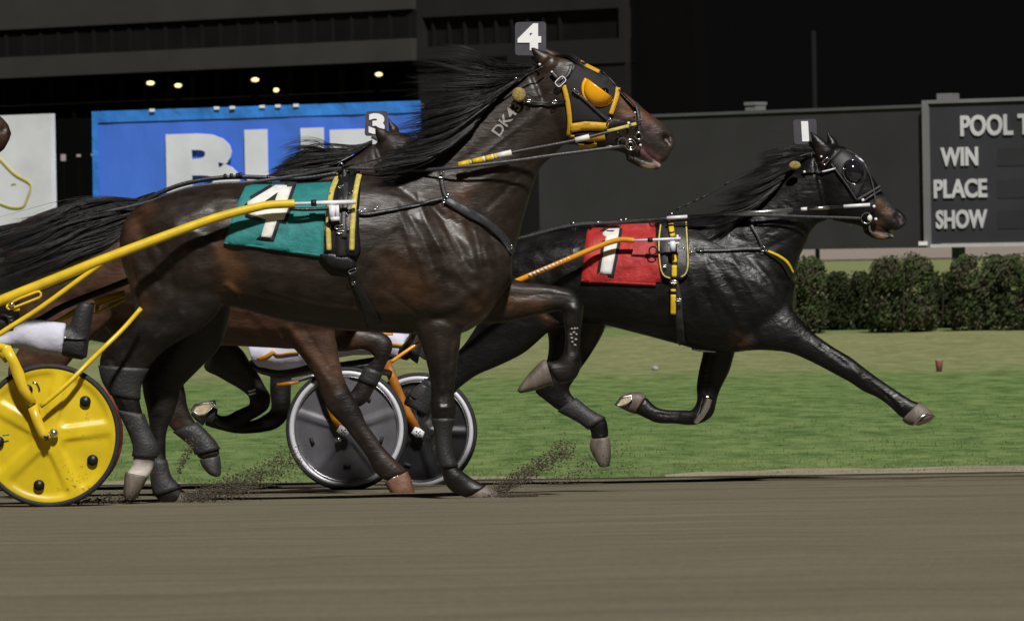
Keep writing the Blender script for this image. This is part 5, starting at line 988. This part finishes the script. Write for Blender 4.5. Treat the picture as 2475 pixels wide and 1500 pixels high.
# ------------------------------------------------------------------ head number plates
def plate(rig, tl, tr, br, bl, stem, digit, box_, label, bold, wofs=.0):
    t = pthing('head_number', rig, (bl[0], bl[1]), label, 'number plate', 'head numbers', wofs)
    P = [rig.P(*p, wofs) for p in (tl, tr, br, bl)]; n = rig.n; R_ = []
    c = sum(P, Vector())/4
    for i in range(4):                               # rounded corners
        a, b_, d_ = P[i-1], P[i], P[(i+1) % 4]; e1 = (a-b_).normalized()*.014; e2 = (d_-b_).normalized()*.014
        R_ += [b_+e1, b_+(e1+e2)*.3, b_+e2]
    V = [p+n*.003 for p in R_]+[p-n*.003 for p in R_]; k_ = len(R_)
    mk('plate', V, [tuple(range(k_)), tuple(range(k_, 2*k_))[::-1]]+[(i, k_+i, k_+(i+1) % k_, (i+1) % k_) for i in range(k_)], MT['plate_grey'], t, False)
    x0, y0, x1, y1 = box_
    if digit == '1': G = [(x0,y0),(x1,y0),(x1+3,y1),(x0+3,y1)]; V = [rig.P(x, y, wofs+.0045) for x, y in G]; V2 = [rig.P(x, y, wofs+.0075) for x, y in G]; Fc = [(0,1,2,3),(4,5,6,7)]+[(i,(i+1)%4,4+(i+1)%4,4+i) for i in range(4)]; V = V+V2
    else:
        W_, H_ = x1-x0, y1-y0; T_, Fc = fit_text(digit, W_, H_, bold, .002); V = [rig.P(x0+x, y1-y, wofs+.006)+rig.n*z for x, y, z in T_]
    mk('digit', V, Fc, MT['reflect_white'], t, False)
    mk('stem', *tube([rig.P(*p, wofs) for p in stem], [.016,.012,.008,.005], n=10, flat=.4), MT['plate_grey'], t)
plate(R4, (1245,54),(1320,53),(1320,134),(1245,134), ((1286,133),(1292,141),(1298,150),(1304,159)), '4', (1251,57,1308,122), 'grey plate with a white 4 above the head of the nearest horse', .05)
plate(R1, (1917,289),(1973,287),(1975,347),(1920,349), ((1955,347),(1963,352),(1967,360),(1968,368)), '1', (1936,293,1953,342), 'grey plate with a white bar numeral 1 above the black horse', .04)
plate(R3, (884,269),(937,268),(936,329),(881,329), ((900,328),(908,334),(915,340),(920,346)), '3', (891,274,930,324), 'grey plate with a white 3 in front of the blue banner', .06, -.07)
# ------------------------------------------------------------------ sulkies
def wheel(parent, c, axis, up_ang, R, disc_m, style, n_panel=5):
    """disc wheel built flat in its own plane (axis towards the camera), turned by up_ang"""
    n = Vector(axis).normalized(); u = Vector((0, 0, 1)).cross(n); u.normalize(); u = -u if u.x < 0 else u; v = Vector((0, 0, 1))
    def P(r, a, h): return c+u*r*math.cos(a)+v*r*math.sin(a)+n*h
    rin = R*.925 if style == 'solid' else R*.90
    nr, na = 26, 120; V = []; Fc = []
    def H(r, a):
        q = r/R; base = .034-.026*q
        k = ((a-up_ang)*n_panel/(2*math.pi)) % 1; d = min(k, 1-k)*2*math.pi/n_panel*r
        e = .034 if style == 'solid' else .022
        rec = 1/(1+math.exp(-(d-e)/.004)) if q > .2 else 0
        edge = 1/(1+math.exp(-(q-.24)/.02))*(1/(1+math.exp(-(.86-q)/.012)))
        return base-(.013 if style == 'solid' else .014)*rec*edge
    for i in range(nr+1):
        r = R*.05+(rin-R*.05)*i/nr
        for j in range(na): a = 2*math.pi*j/na; V.append(P(r, a, H(r, a)))
    for i in range(nr):
        for j in range(na): Fc.append((i*na+j, i*na+(j+1) % na, (i+1)*na+(j+1) % na, (i+1)*na+j))
    k = len(V); V += [P(x[0], 0, 0) for x in ()]
    B_ = [P(R*.05+(rin-R*.05)*i/8, 2*math.pi*j/na, -(.034-.026*((R*.05+(rin-R*.05)*i/8)/R))) for i in range(9) for j in range(na)]
    V += B_
    for i in range(8):
        for j in range(na): Fc.append((k+i*na+j, k+(i+1)*na+j, k+(i+1)*na+(j+1) % na, k+i*na+(j+1) % na))
    w_ = mk('wheel', V, Fc, MT[disc_m], parent)
    mk('tyre', *ringtube(c, n, R*.962, R*.042, 72, 12), MT['tyre'], w_)
    if style != 'solid':
        mk('rim', *join(ringtube(c+n*.006, n, R*.905, .0145, 72, 10)), MT['rim_metal'], w_); mk('rim_line', *ringtube(c+n*.012, n, R*.845, .004, 72, 6), MT['steel'], w_)
    else: mk('rim', *ringtube(c+n*.002, n, R*.928, .007, 72, 8), MT[disc_m], w_)
    mk('hub', *tube([c-n*.05, c+n*.045], R*.055, n=20, smooth=False), MT['steel'], w_)
    for i in range(n_panel):
        a = up_ang+2*math.pi*(i+.5)/n_panel; r = R*(.70 if style == 'solid' else .6)
        if style == 'solid':
            q = P(r, a, .012); mk('vent_hole', *tube([q-n*.01, q+n*.008], .026, n=20, smooth=False), MT['black_leather'], w_)
        else:
            q = P(r, a, .004); t_ = (P(r, a+.1, .004)-P(r, a-.1, .004)).normalized(); mk('vent_slot', *tube([q-t_*.02+n*.004, q+t_*.02+n*.004], .010, n=12, smooth=False), MT['tyre'], w_)
    return w_
def flatbar(rig, pts, w, wpx, th=.012):
    """flat bar with traced centre line; wpx width in the picture, th thickness across"""
    P = [rig.P(*p, w) for p in pts]; s = rig.pm; V, Fc = [], []
    wd = [wpx]*len(P) if np.isscalar(wpx) else wpx
    for i, p in enumerate(P):
        d = (P[min(i+1, len(P)-1)]-P[max(i-1, 0)]).normalized(); a = d.cross(rig.n).normalized()*wd[i]*s/2
        V += [p+a+rig.n*th/2, p-a+rig.n*th/2, p-a-rig.n*th/2, p+a-rig.n*th/2]
    for i in range(len(P)-1):
        for j in range(4): Fc.append((i*4+j, i*4+(j+1) % 4, (i+1)*4+(j+1) % 4, (i+1)*4+j))
    Fc += [(3,2,1,0), tuple(len(V)-4+j for j in range(4))]; return V, Fc
z4 = ztr(0, 400, 2.489); z6 = ztr(0, 750, 2.714); zb = ztr(0, 700, 4.265); z7 = ztr(600, 750, 2.714)
# yellow sulky
c4 = R4.P(118, 1052, .5); W4 = .5; RW = .342
t = thing('racing_sulky', Vector((c4.x, c4.y+.5, gz(c4.x, c4.y+.5))), 'bright yellow racing sulky with solid disc wheels at the left edge', 'sulky', 'racing sulkies')
wheel(t, c4, R4.n, math.radians(6), RW, 'yellow_disc', 'solid')
mk('decal', *flatbar(R4, [(6,1052),(22,1050)], W4+.034, 3, .002), MT['teal_rod'], t)
far_ = wheel(t, R4.P(118, 1052, -.55), -R4.n, 0, RW, 'yellow_disc', 'solid')
mk('reflector_ring', *join(ringtube(R4.P(137, 1050, -.5), R4.n, RW*.94, .007, 60, 6)), mat('ring_red', (.45,.06,.06), .5), t)
mk('shaft', *tube([R4.P(*p, w_) for p, w_ in (((-260,850),.46), ((-80,764),.45), ((0,727),.44), ((128,676),.43), ((257,624),.42), ((400,570),.39), ((520,527),.365), ((620,501),.35), ((655,495),.348), ((690,493),.348), ((712,492),.348))], [.026,.0255,.025,.0245,.024,.023,.0215,.0205,.02,.02,.02], n=16, k=6), MT['yellow_paint'], t)
mk('shaft_tip', *tube([R4.P(x, y, .348) for x, y in ((710,492),(750,491),(752,491),(790,490),(860,488))], [.007,.007,.009,.011,.011], n=10, smooth=False), MT['white_metal'], t)
mk('tip_collar', *tube([R4.P(752,491,.348), R4.P(765,490.5,.348)], .016, n=12, smooth=False), MT['black_leather'], t)
mk('tip_strap', *tube([R4.P(x, y, .345) for x, y in ((700,505),(745,506),(790,504),(820,500))], .009, n=8), MT['black_leather'], t)
mk('brace', *tube([R4.P(*p, w_) for p, w_ in (((252,634),.42), ((225,651),.425), ((100,742),.43), ((0,806),.44), ((-90,868),.45))], .0125, n=12, k=5), MT['yellow_paint'], t)
mk('strut', *tube([R4.P(*p, w_) for p, w_ in (((341,745),.33), ((300,792),.36), ((248,843),.42), ((218,872),.53), ((160,930),.59), ((98,982),.6))], .0115, n=12, k=5), MT['yellow_paint'], t)
mk('fork', *flatbar(R4, zb((60,600),(130,720),(190,870),(235,1010),(330,1175)), W4+.085, [25,23,28,23,22], .02), MT['yellow_paint'], t)
mk('fork_end', *flatbar(R4, [(78,978),(90,1015),(104,1048),(116,1062)], W4+.075, [24,23,22,20], .014), MT['yellow_paint'], t)
for p in zb((485,1480),(500,1470),(470,1470),(505,1492),(480,1500)): mk('axle_bolt', *ball(R4.P(p[0]-2, p[1]+10, W4+.084), .006, 8, 6), MT['black_leather'], t)
mk('axle_nut', *ball(R4.P(130, 1046, W4+.06), .022, 12, 8), MT['steel'], t)
mk('axle_arch', *tube([R4.P(20,845,W4+.04), R4.P(-10,835,W4-.06), R4.P(-20,833,0), R4.P(-10,835,-W4), R4.P(20,870,-W4-.02)], .022, n=12), MT['yellow_paint'], t)
mk('bracket_hook', *tube([R4.P(*p, W4+.1) for p in zb((335,960),(365,960),(395,1000),(408,1055))], .006, n=8), MT['chrome'], t)
mk('seat', *tube([R4.P(-190,862,0), R4.P(-120,858,0), R4.P(-50,850,0)], [.1,.16,.12], n=16, k=4, flat=1), MT['black_leather'], t)
def loop(pts, r, w_, parent, m, name): return mk(name, *tube([R4.P(*p, w_) for p in pts+pts[:1]], r, n=8, k=4, smooth=False), MT[m], parent)
st = loop(z4((48,835),(40,850),(50,862),(64,862),(150,828),(238,793),(247,782),(245,765),(234,757),(215,762),(120,798)), .0062, .45, t, 'yellow_paint', 'stirrup')
mk('stirrup_bolt', *ball(R4.P(*zb((122,152))[0], .46), .014, 10, 7), MT['steel'], st)
mk('stirrup_tab', *flatbar(R4, zb((140,205),(205,200)), .44, 9, .012), MT['yellow_paint'], st)
mk('whip_holder', *tube([R4.P(97,702,.40), R4.P(150,681,.395), R4.P(203,660,.39)], .0085, n=10), MT['teal_rod'], t)
mk('far_shaft', *tube([R4.P(*p, -.38) for p in ((-200,890),(60,790),(150,742),(250,702),(330,670),(520,590),(700,495))], .017, n=12, k=5), MT['black_leather'], t)
s2 = loop(zb((1010,245),(940,245),(968,140),(1000,165),(1150,115),(1290,65),(1300,95),(1180,160),(1040,215)), .0055, -.3, t, 'yellow_paint', 'stirrup')
mk('stirrup_plate', *flatbar(R4, zb((975,125),(1120,85),(1290,35)), -.33, 16, .012), MT['yellow_disc'], s2)
mk('stirrup_catch', *join(box(R4.P(*zb((985,250))[0], -.27), RT*.018, -fwd*.03, UP*.04), box(R4.P(*zb((935,250))[0], -.27), RT*.012, -fwd*.03, UP*.055)), MT['yellow_paint'], s2)
mk('foot_rest', *flatbar(R4, zb((540,345),(700,270),(850,180)), -.34, [6,14,14], .02), MT['yellow_disc'], t)
# sulky of number 1
RS = R1; W1_ = .58
cn = RS.P(838, 1036, W1_); cf = RS.P(1017, 1042, -W1_)
YC = R1.Y; RWn = .342
def wheelc(px, py, Y): return at(px, py, Y)
cn = at(838, 1036, 32.0); cf = at(1013, 1042, 33.7); ax = (cn-cf).normalized()
ax1 = Vector((ax.x*.75, ax.y, 0)).normalized()
t = thing('racing_sulky', Vector(((cn.x+cf.x)/2, (cn.y+cf.y)/2, gz(0, (cn.y+cf.y)/2))), 'dark grey and orange racing sulky with bright rimmed wheels behind the black horse', 'sulky', 'racing sulkies')
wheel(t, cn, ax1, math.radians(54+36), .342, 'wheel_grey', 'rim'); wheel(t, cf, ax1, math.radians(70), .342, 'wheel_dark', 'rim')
class Pl:                                            # plane of one wheel, for the fork
    def __init__(s, c, n): s.c = c; s.n = n; s.pm = c.y/F
    def P(s, px, py, w=0): d = ray(px, py); k_ = ((s.c-CAM).dot(s.n)+w)/d.dot(s.n); return CAM+d*k_
pn, pf = Pl(cn, ax1), Pl(cf, ax1)
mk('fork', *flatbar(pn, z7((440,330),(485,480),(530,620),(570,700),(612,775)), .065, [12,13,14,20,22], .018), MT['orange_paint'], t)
mk('fork', *flatbar(pf, z7((905,340),(950,450),(1010,590),(1050,680),(1105,780)), .065, [20,22,20,20,22], .018), MT['orange_dim'], t)  # the darker orange holds the shade on the far fork
for pl_, p in ((pn, (830,1042)), (pf, (1011,1046))):
    h_ = mk('hub_plate', *flatbar(pl_, [(p[0]-12,p[1]-8),(p[0],p[1]),(p[0]+13,p[1]+4)], .08, [18,24,14], .008), MT['white_metal'], t)
    for dx, dy in ((-4,-4),(4,-4),(-4,4),(4,4),(0,0)): mk('bolt', *ball(pl_.P(p[0]+dx, p[1]+dy, .086), .0042, 8, 6), MT['black_leather'], h_)
mk('axle_nut', *ball(pn.P(818, 1062, .05), .018, 10, 7), MT['chrome'], t)
mk('shaft', *tube([R1.P(x, y, w_) for x, y, w_ in ((1012,776,.42),(1060,757,.42),(1120,733,.41),(1240,683,.4),(1360,632,.38),(1450,594,.345),(1491,581,.335),(1510,579,.335),(1533,581,.335))], [.016,.016,.016,.0155,.0155,.015,.015,.015,.015], n=14, k=6), MT['orange_paint'], t)
mk('far_shaft', *tube([R1.P(x, y, -.4) for x, y in ((1012,790),(1100,760),(1240,700),(1450,600))], .015, n=10), MT['orange_paint'], t)
mk('shaft_tip', *tube([R1.P(x, y, .36) for x, y in ((1532,581),(1590,579),(1645,576))], [.006,.008,.008], n=10, smooth=False), MT['white_metal'], t)
mk('tip_collar', *tube([R1.P(1566,580,.36), R1.P(1578,579.5,.36)], .013, n=12, smooth=False), MT['black_leather'], t)
for i in range(11):
    f0 = i/11; a = lerp((1278,665),(1380,622),f0); b_ = lerp((1278,665),(1380,622),f0+.062); mk('lettering', *flatbar(R1, [a, lerp(a,b_,.5), b_], .4-.03*f0+.0155, [6,4.5 if i % 2 else 7,6], .003), MT['white_cloth'], t)
mk('frame_tube', *join(tube([R1.P(x, y, w_) for x, y, w_ in ((1014,776,.42),(985,830,.3),(940,862,.2),(800,885,.12))], .018, n=10), tube([R1.P(x, y, w_) for x, y, w_ in ((1014,790,-.4),(985,830,-.3),(900,880,-.2),(800,885,-.12))], .018, n=10)), MT['black_leather'], t)
mk('strut', *tube([R1.P(1016,826,.3), R1.P(980,850,.34), R1.P(946,874,.37)], .0105, n=10), MT['orange_paint'], t)
mk('seat', *loft(R1, [((610,868),(640,905),.17), ((680,880),(690,915),.19), ((760,872),(760,902),.17), ((800,870),(800,892),.12)], n=20, k=4), MT['black_leather'], t)
mk('seat_bow', *flatbar(R1, z7((190,492),(300,465),(410,432),(560,420)), .3, [9,11,11,9], .03), MT['steel'], t)
mk('seat_bow_end', *flatbar(R1, z7((190,490),(260,480),(330,470)), .325, [9,10,6], .012), MT['orange_dim'], t)
mk('cross_frame', *tube([cn+ax1*.06+Vector((-.15,0,.34)), cn*.75+cf*.25+Vector((-.2,0,.36)), cn*.25+cf*.75+Vector((-.2,0,.36)), cf+Vector((-.15,0,.34))], .02, n=10), MT['black_leather'], t)
# ------------------------------------------------------------------ drivers
def glove(rig, px, py, w_, parent, m='black_leather', s=1.0, aim=(1, 0)):
    """closed hand: palm with four bent fingers of different lengths and a thumb across"""
    k_ = s/rig.pm; X = Vector(rig.t); Z = Vector((0, 0, 1)); N_ = rig.n; c = rig.P(px, py, w_)
    G = [ball(c, (.042*s, .018*s, .04*s), 12, 8)]
    for i, (ln, z) in enumerate(((.055, .03), (.062, .011), (.058, -.009), (.046, -.028))):
        b = c+X*.03*s+Z*z*s; G.append(tube([b, b+X*ln*.55*s+N_*.006, b+X*ln*.62*s+N_*.03*s, b+X*ln*.15*s+N_*.036*s], [.0105*s,.0098*s,.009*s,.0078*s], n=8, k=3))
    b = c+Z*.034*s-X*.012*s; G.append(tube([b, b+X*.03*s+N_*.022*s+Z*.006, b+X*.055*s+N_*.03*s], [.012*s,.011*s,.009*s], n=8, k=3))
    me = remesh(join(*G), .0055, 3); return mk('glove', [v.co for v in me.vertices], [tuple(p.vertices) for p in me.polygons], MT[m], parent)
def driver(rig, base, label, trouser_legs, boots, torso, arms, head, cols, group='harness drivers'):
    t = thing('person', base, label, 'person', group)
    hx, hy = head; hp = lambda dx, dy, w_=0: rig.P(hx+dx, hy+dy, w_)
    pm = rig.pm; q = .115/pm/55                       # head about 0.23 m tall
    def H(x, y, w_): return rig.P(hx+x*q, hy+y*q, w_)
    HS = [((-30*q+hx,-20*q+hy),(-10*q+hx,55*q+hy),.05), ((-34*q+hx,-30*q+hy),(10*q+hx,52*q+hy),.072), ((-20*q+hx,-52*q+hy),(24*q+hx,56*q+hy),.078), ((10*q+hx,-56*q+hy),(38*q+hx,58*q+hy),.072), ((36*q+hx,-44*q+hy),(44*q+hx,56*q+hy),.05)]
    nose = tube([H(40,-12,0), H(50,6,0), H(56,14,0), H(44,20,0)], [.008,.011,.012,.008], n=8)
    ear = [ball(H(-2,6,w_), (.012,.008,.026), 8, 6) for w_ in (-.078,.078)]; lips = tube([H(46,32,-.018), H(50,33,0), H(46,32,.018)], .007, n=6)
    neck = loft(rig, [((-28*q+hx,20*q+hy),(10*q+hx,40*q+hy),.05), ((-40*q+hx,60*q+hy),(6*q+hx,66*q+hy),.055), ((-52*q+hx,92*q+hy),(4*q+hx,92*q+hy),.065)])
    me = remesh(join(loft(rig, HS), nose, lips, neck, *ear), .0075, 3); mk('body', [v.co for v in me.vertices], [tuple(p.vertices) for p in me.polygons], MT['skin'], t)
    for w_ in (-.032,.032): mk('eye', *ball(H(45,-10,w_), .011, 10, 7), MT['eye'], t)
    mk('helmet', *loft(rig, [((-36*q+hx,-46*q+hy),(-44*q+hx,14*q+hy),.07), ((-24*q+hx,-62*q+hy),(-20*q+hx,8*q+hy),.092), ((6*q+hx,-68*q+hy),(8*q+hx,-16*q+hy),.096), ((34*q+hx,-54*q+hy),(36*q+hx,-18*q+hy),.082), ((58*q+hx,-22*q+hy),(56*q+hx,-16*q+hy),.05)]), MT[cols[2]], t)
    me = remesh(join(loft(rig, torso, p=2.3), *[loft(rig, a, off=o) for a, o in arms]), .011, 5); mk('jacket', [v.co for v in me.vertices], [tuple(p.vertices) for p in me.polygons], MT[cols[0]], t)
    me = remesh(join(*[loft(rig, a, off=o) for a, o in trouser_legs]), .009, 4)
    mk('trousers', [v.co+v.normal*.006*noise.noise(v.co*11) for v in me.vertices], [tuple(p.vertices) for p in me.polygons], MT[cols[1]], t)
    for a, o in boots:
        me = remesh(join(*[loft(rig, s_, off=o) for s_ in a]), .0075, 3); bb = mk('boot', [v.co for v in me.vertices], [tuple(p.vertices) for p in me.polygons], MT['boot'], t)
    return t
# driver of the yellow sulky: leg stretched forward, foot braced upright
leg4 = [((-230,815),(-215,925),.105), ((-130,790),(-130,905),.1), ((-40,795),(-40,862),.075), ((10,800),(18,842),.062), ((44,772),(50,842),.072), ((90,772),(90,852),.075), ((130,777),(128,857),.075), ((160,781),(152,861),.072)]
bootA = [[((150,786),(148,858),.056), ((172,788),(168,864),.056), ((196,790),(188,868),.052), ((212,800),(200,870),.045)], [((160,845),(210,866),.046), ((163,810),(215,826),.046), ((172,776),(220,788),.048), ((182,746),(225,757),.046), ((193,728),(229,737),.04)]]
lower = lambda S_, dx, dy: [tuple([(a[0]+dx, a[1]+dy), (b_[0]+dx, b_[1]+dy)]+list(r)) for a, b_, *r in S_]
hx4 = (-300, 470)
driver(R4, R4.P(-180, 900), 'seated driver in white trousers and black boots behind the nearest horse', [(leg4, -.08), (lower(leg4[:4], -60, 20)+lower(leg4[4:], -260, 60), .3)], [(bootA, -.08), ([lower(bootA[0], -260, 60), lower(bootA[1], -260, 60)], .3)],
       [((-250,850),(-150,905),.17), ((-290,770),(-170,830),.18), ((-320,680),(-200,740),.19), ((-340,610),(-225,640),.2), ((-335,570),(-250,575),.13), ((-325,555),(-275,560),.08)],
       [([((-330,590),(-270,620),.05), ((-280,650),(-230,700),.05), ((-200,700),(-175,745),.046), ((-110,745),(-100,790),.04), ((-25,765),(-20,800),.034)], .18), ([((-330,590),(-270,620),.05), ((-300,660),(-250,710),.05), ((-230,720),(-200,765),.046), ((-140,760),(-125,800),.04), ((-70,775),(-65,808),.034)], -.2)], hx4, ('jacket','white_trouser','black_leather'))
pd = [o for o in C.objects if o.get('category') == 'person'][-1]
glove(R4, 0, 782, .18, pd); glove(R4, -48, 790, -.2, pd)
bd = [o for o in pd.children if o.name.startswith('boot')][0]; kb = Skin(bd)
mk('boot_strap', *strap(kb, zb((668,495),(760,505),(890,505)), 6, .004, .006), MT['black_leather'], bd); mk('boot_stud', *ball(CAM+ray(*zb((672,492))[0])*(kb.hits(zb((690,495)))[0]-.012), .0055, 8, 6), MT['reflect_white'], bd)
# driver of number 1's sulky, seen between the horses' legs
leg1 = [((600,800),(625,888),.15), ((680,795),(690,893),.13), ((760,785),(765,875),.1), ((840,780),(845,860),.085), ((905,785),(908,858),.072), ((960,800),(955,866),.066), ((985,812),(972,868),.055)]
boot1 = [[((975,815),(965,866),.05), ((1000,826),(985,872),.048)], [((975,850),(1010,880),.045), ((985,815),(1020,832),.044), ((1005,780),(1028,788),.036)]]
driver(R1, R1.P(650, 890), 'reclining driver in white trousers with gold stripes seen between the horses\' legs', [(leg1, .2), (lower(leg1, 20, -8), -.2)], [(boot1, .2), ([lower(s_, 20, -8) for s_ in boot1], -.2)],
       [((590,790),(680,880),.16), ((560,720),(660,780),.17), ((540,660),(640,700),.19), ((530,610),(610,625),.19), ((535,585),(590,588),.12), ((540,572),(580,576),.08)],
       [([((540,620),(590,640),.05), ((590,680),(640,715),.045), ((680,690),(700,725),.04), ((760,680),(765,705),.032)], .2), ([((540,620),(590,640),.05), ((590,680),(640,715),.045), ((680,690),(700,725),.04), ((760,680),(765,705),.032)], -.2)], (575, 520), ('white_cloth','white_trouser','white_cloth'))
pd1 = [o for o in C.objects if o.get('category') == 'person'][-1]; glove(R1, 782, 690, .2, pd1); glove(R1, 782, 690, -.2, pd1)
tr = [o for o in pd1.children if o.name.startswith('trousers')][0]; kt = Skin(tr)
for pts, wd, m_ in ((z7((60,322),(120,300),(165,270)),10,'gold_stripe'), (z7((165,268),(190,288),(260,280),(330,275)),5,'gold_stripe'), (z7((165,285),(200,300),(330,285)),3,'navy'), (z7((830,150),(950,148)),8,'gold_stripe'), (z7((930,218),(1030,230)),6,'gold_stripe'), (z7((930,232),(1030,245)),3,'navy')): mk('trouser_stripe', *strap(kt, pts, wd, .003, .003), MT[m_], tr)
# ------------------------------------------------------------------ dirt thrown up by the hooves
def clods(rig, src, n, spread, seed, size=(.001,.006)):
    g = np.random.default_rng(seed); V, Fc = [], []
    for _ in range(n):
        f = g.random(); x = src[0][0]+(src[1][0]-src[0][0])*f+g.normal(0, spread*(.35+.6*f)); y = src[0][1]+(src[1][1]-src[0][1])*f+g.normal(0, spread*(.3+.5*f)); p = rig.P(x, y, g.normal(0, .12))
        if p.z < gz(p.x, p.y)+.004: p.z = gz(p.x, p.y)+.004+.01*g.random()
        r = size[0]+(size[1]-size[0])*g.random()**3; k_ = len(V)
        o = [Vector(d)*r*(.6+.8*g.random()) for d in ((1,0,0),(-1,0,0),(0,1,0),(0,-1,0),(0,0,1),(0,0,-1))]; V += [p+q for q in o]
        for a, b_, c_ in ((0,2,4),(2,1,4),(1,3,4),(3,0,4),(2,0,5),(1,2,5),(3,1,5),(0,3,5)): Fc.append((k_+a, k_+b_, k_+c_))
    return V, Fc
dirtm = mat('clod', (.085,.07,.05), .95, var=.4, scale=40)
dg_ = join(clods(R4, ((1170,1205),(1380,1080)), 3600, 19, 1), clods(R4, ((1190,1208),(1290,1205)), 1600, 8, 2), clods(R4, ((450,1205),(600,1165)), 3400, 22, 3), clods(R4, ((430,1140),(470,1060)), 500, 10, 8), clods(R3, ((560,1190),(720,1100)), 2600, 28, 4), clods(R1, ((1330,1170),(1500,1090)), 900, 26, 5), clods(R4, ((150,1215),(330,1200)), 1200, 10, 6))
tag(mk('flying_dirt', *dg_, dirtm, None, False), 'brown clods of track dirt kicked up around the hooves', 'dirt', kind='stuff')
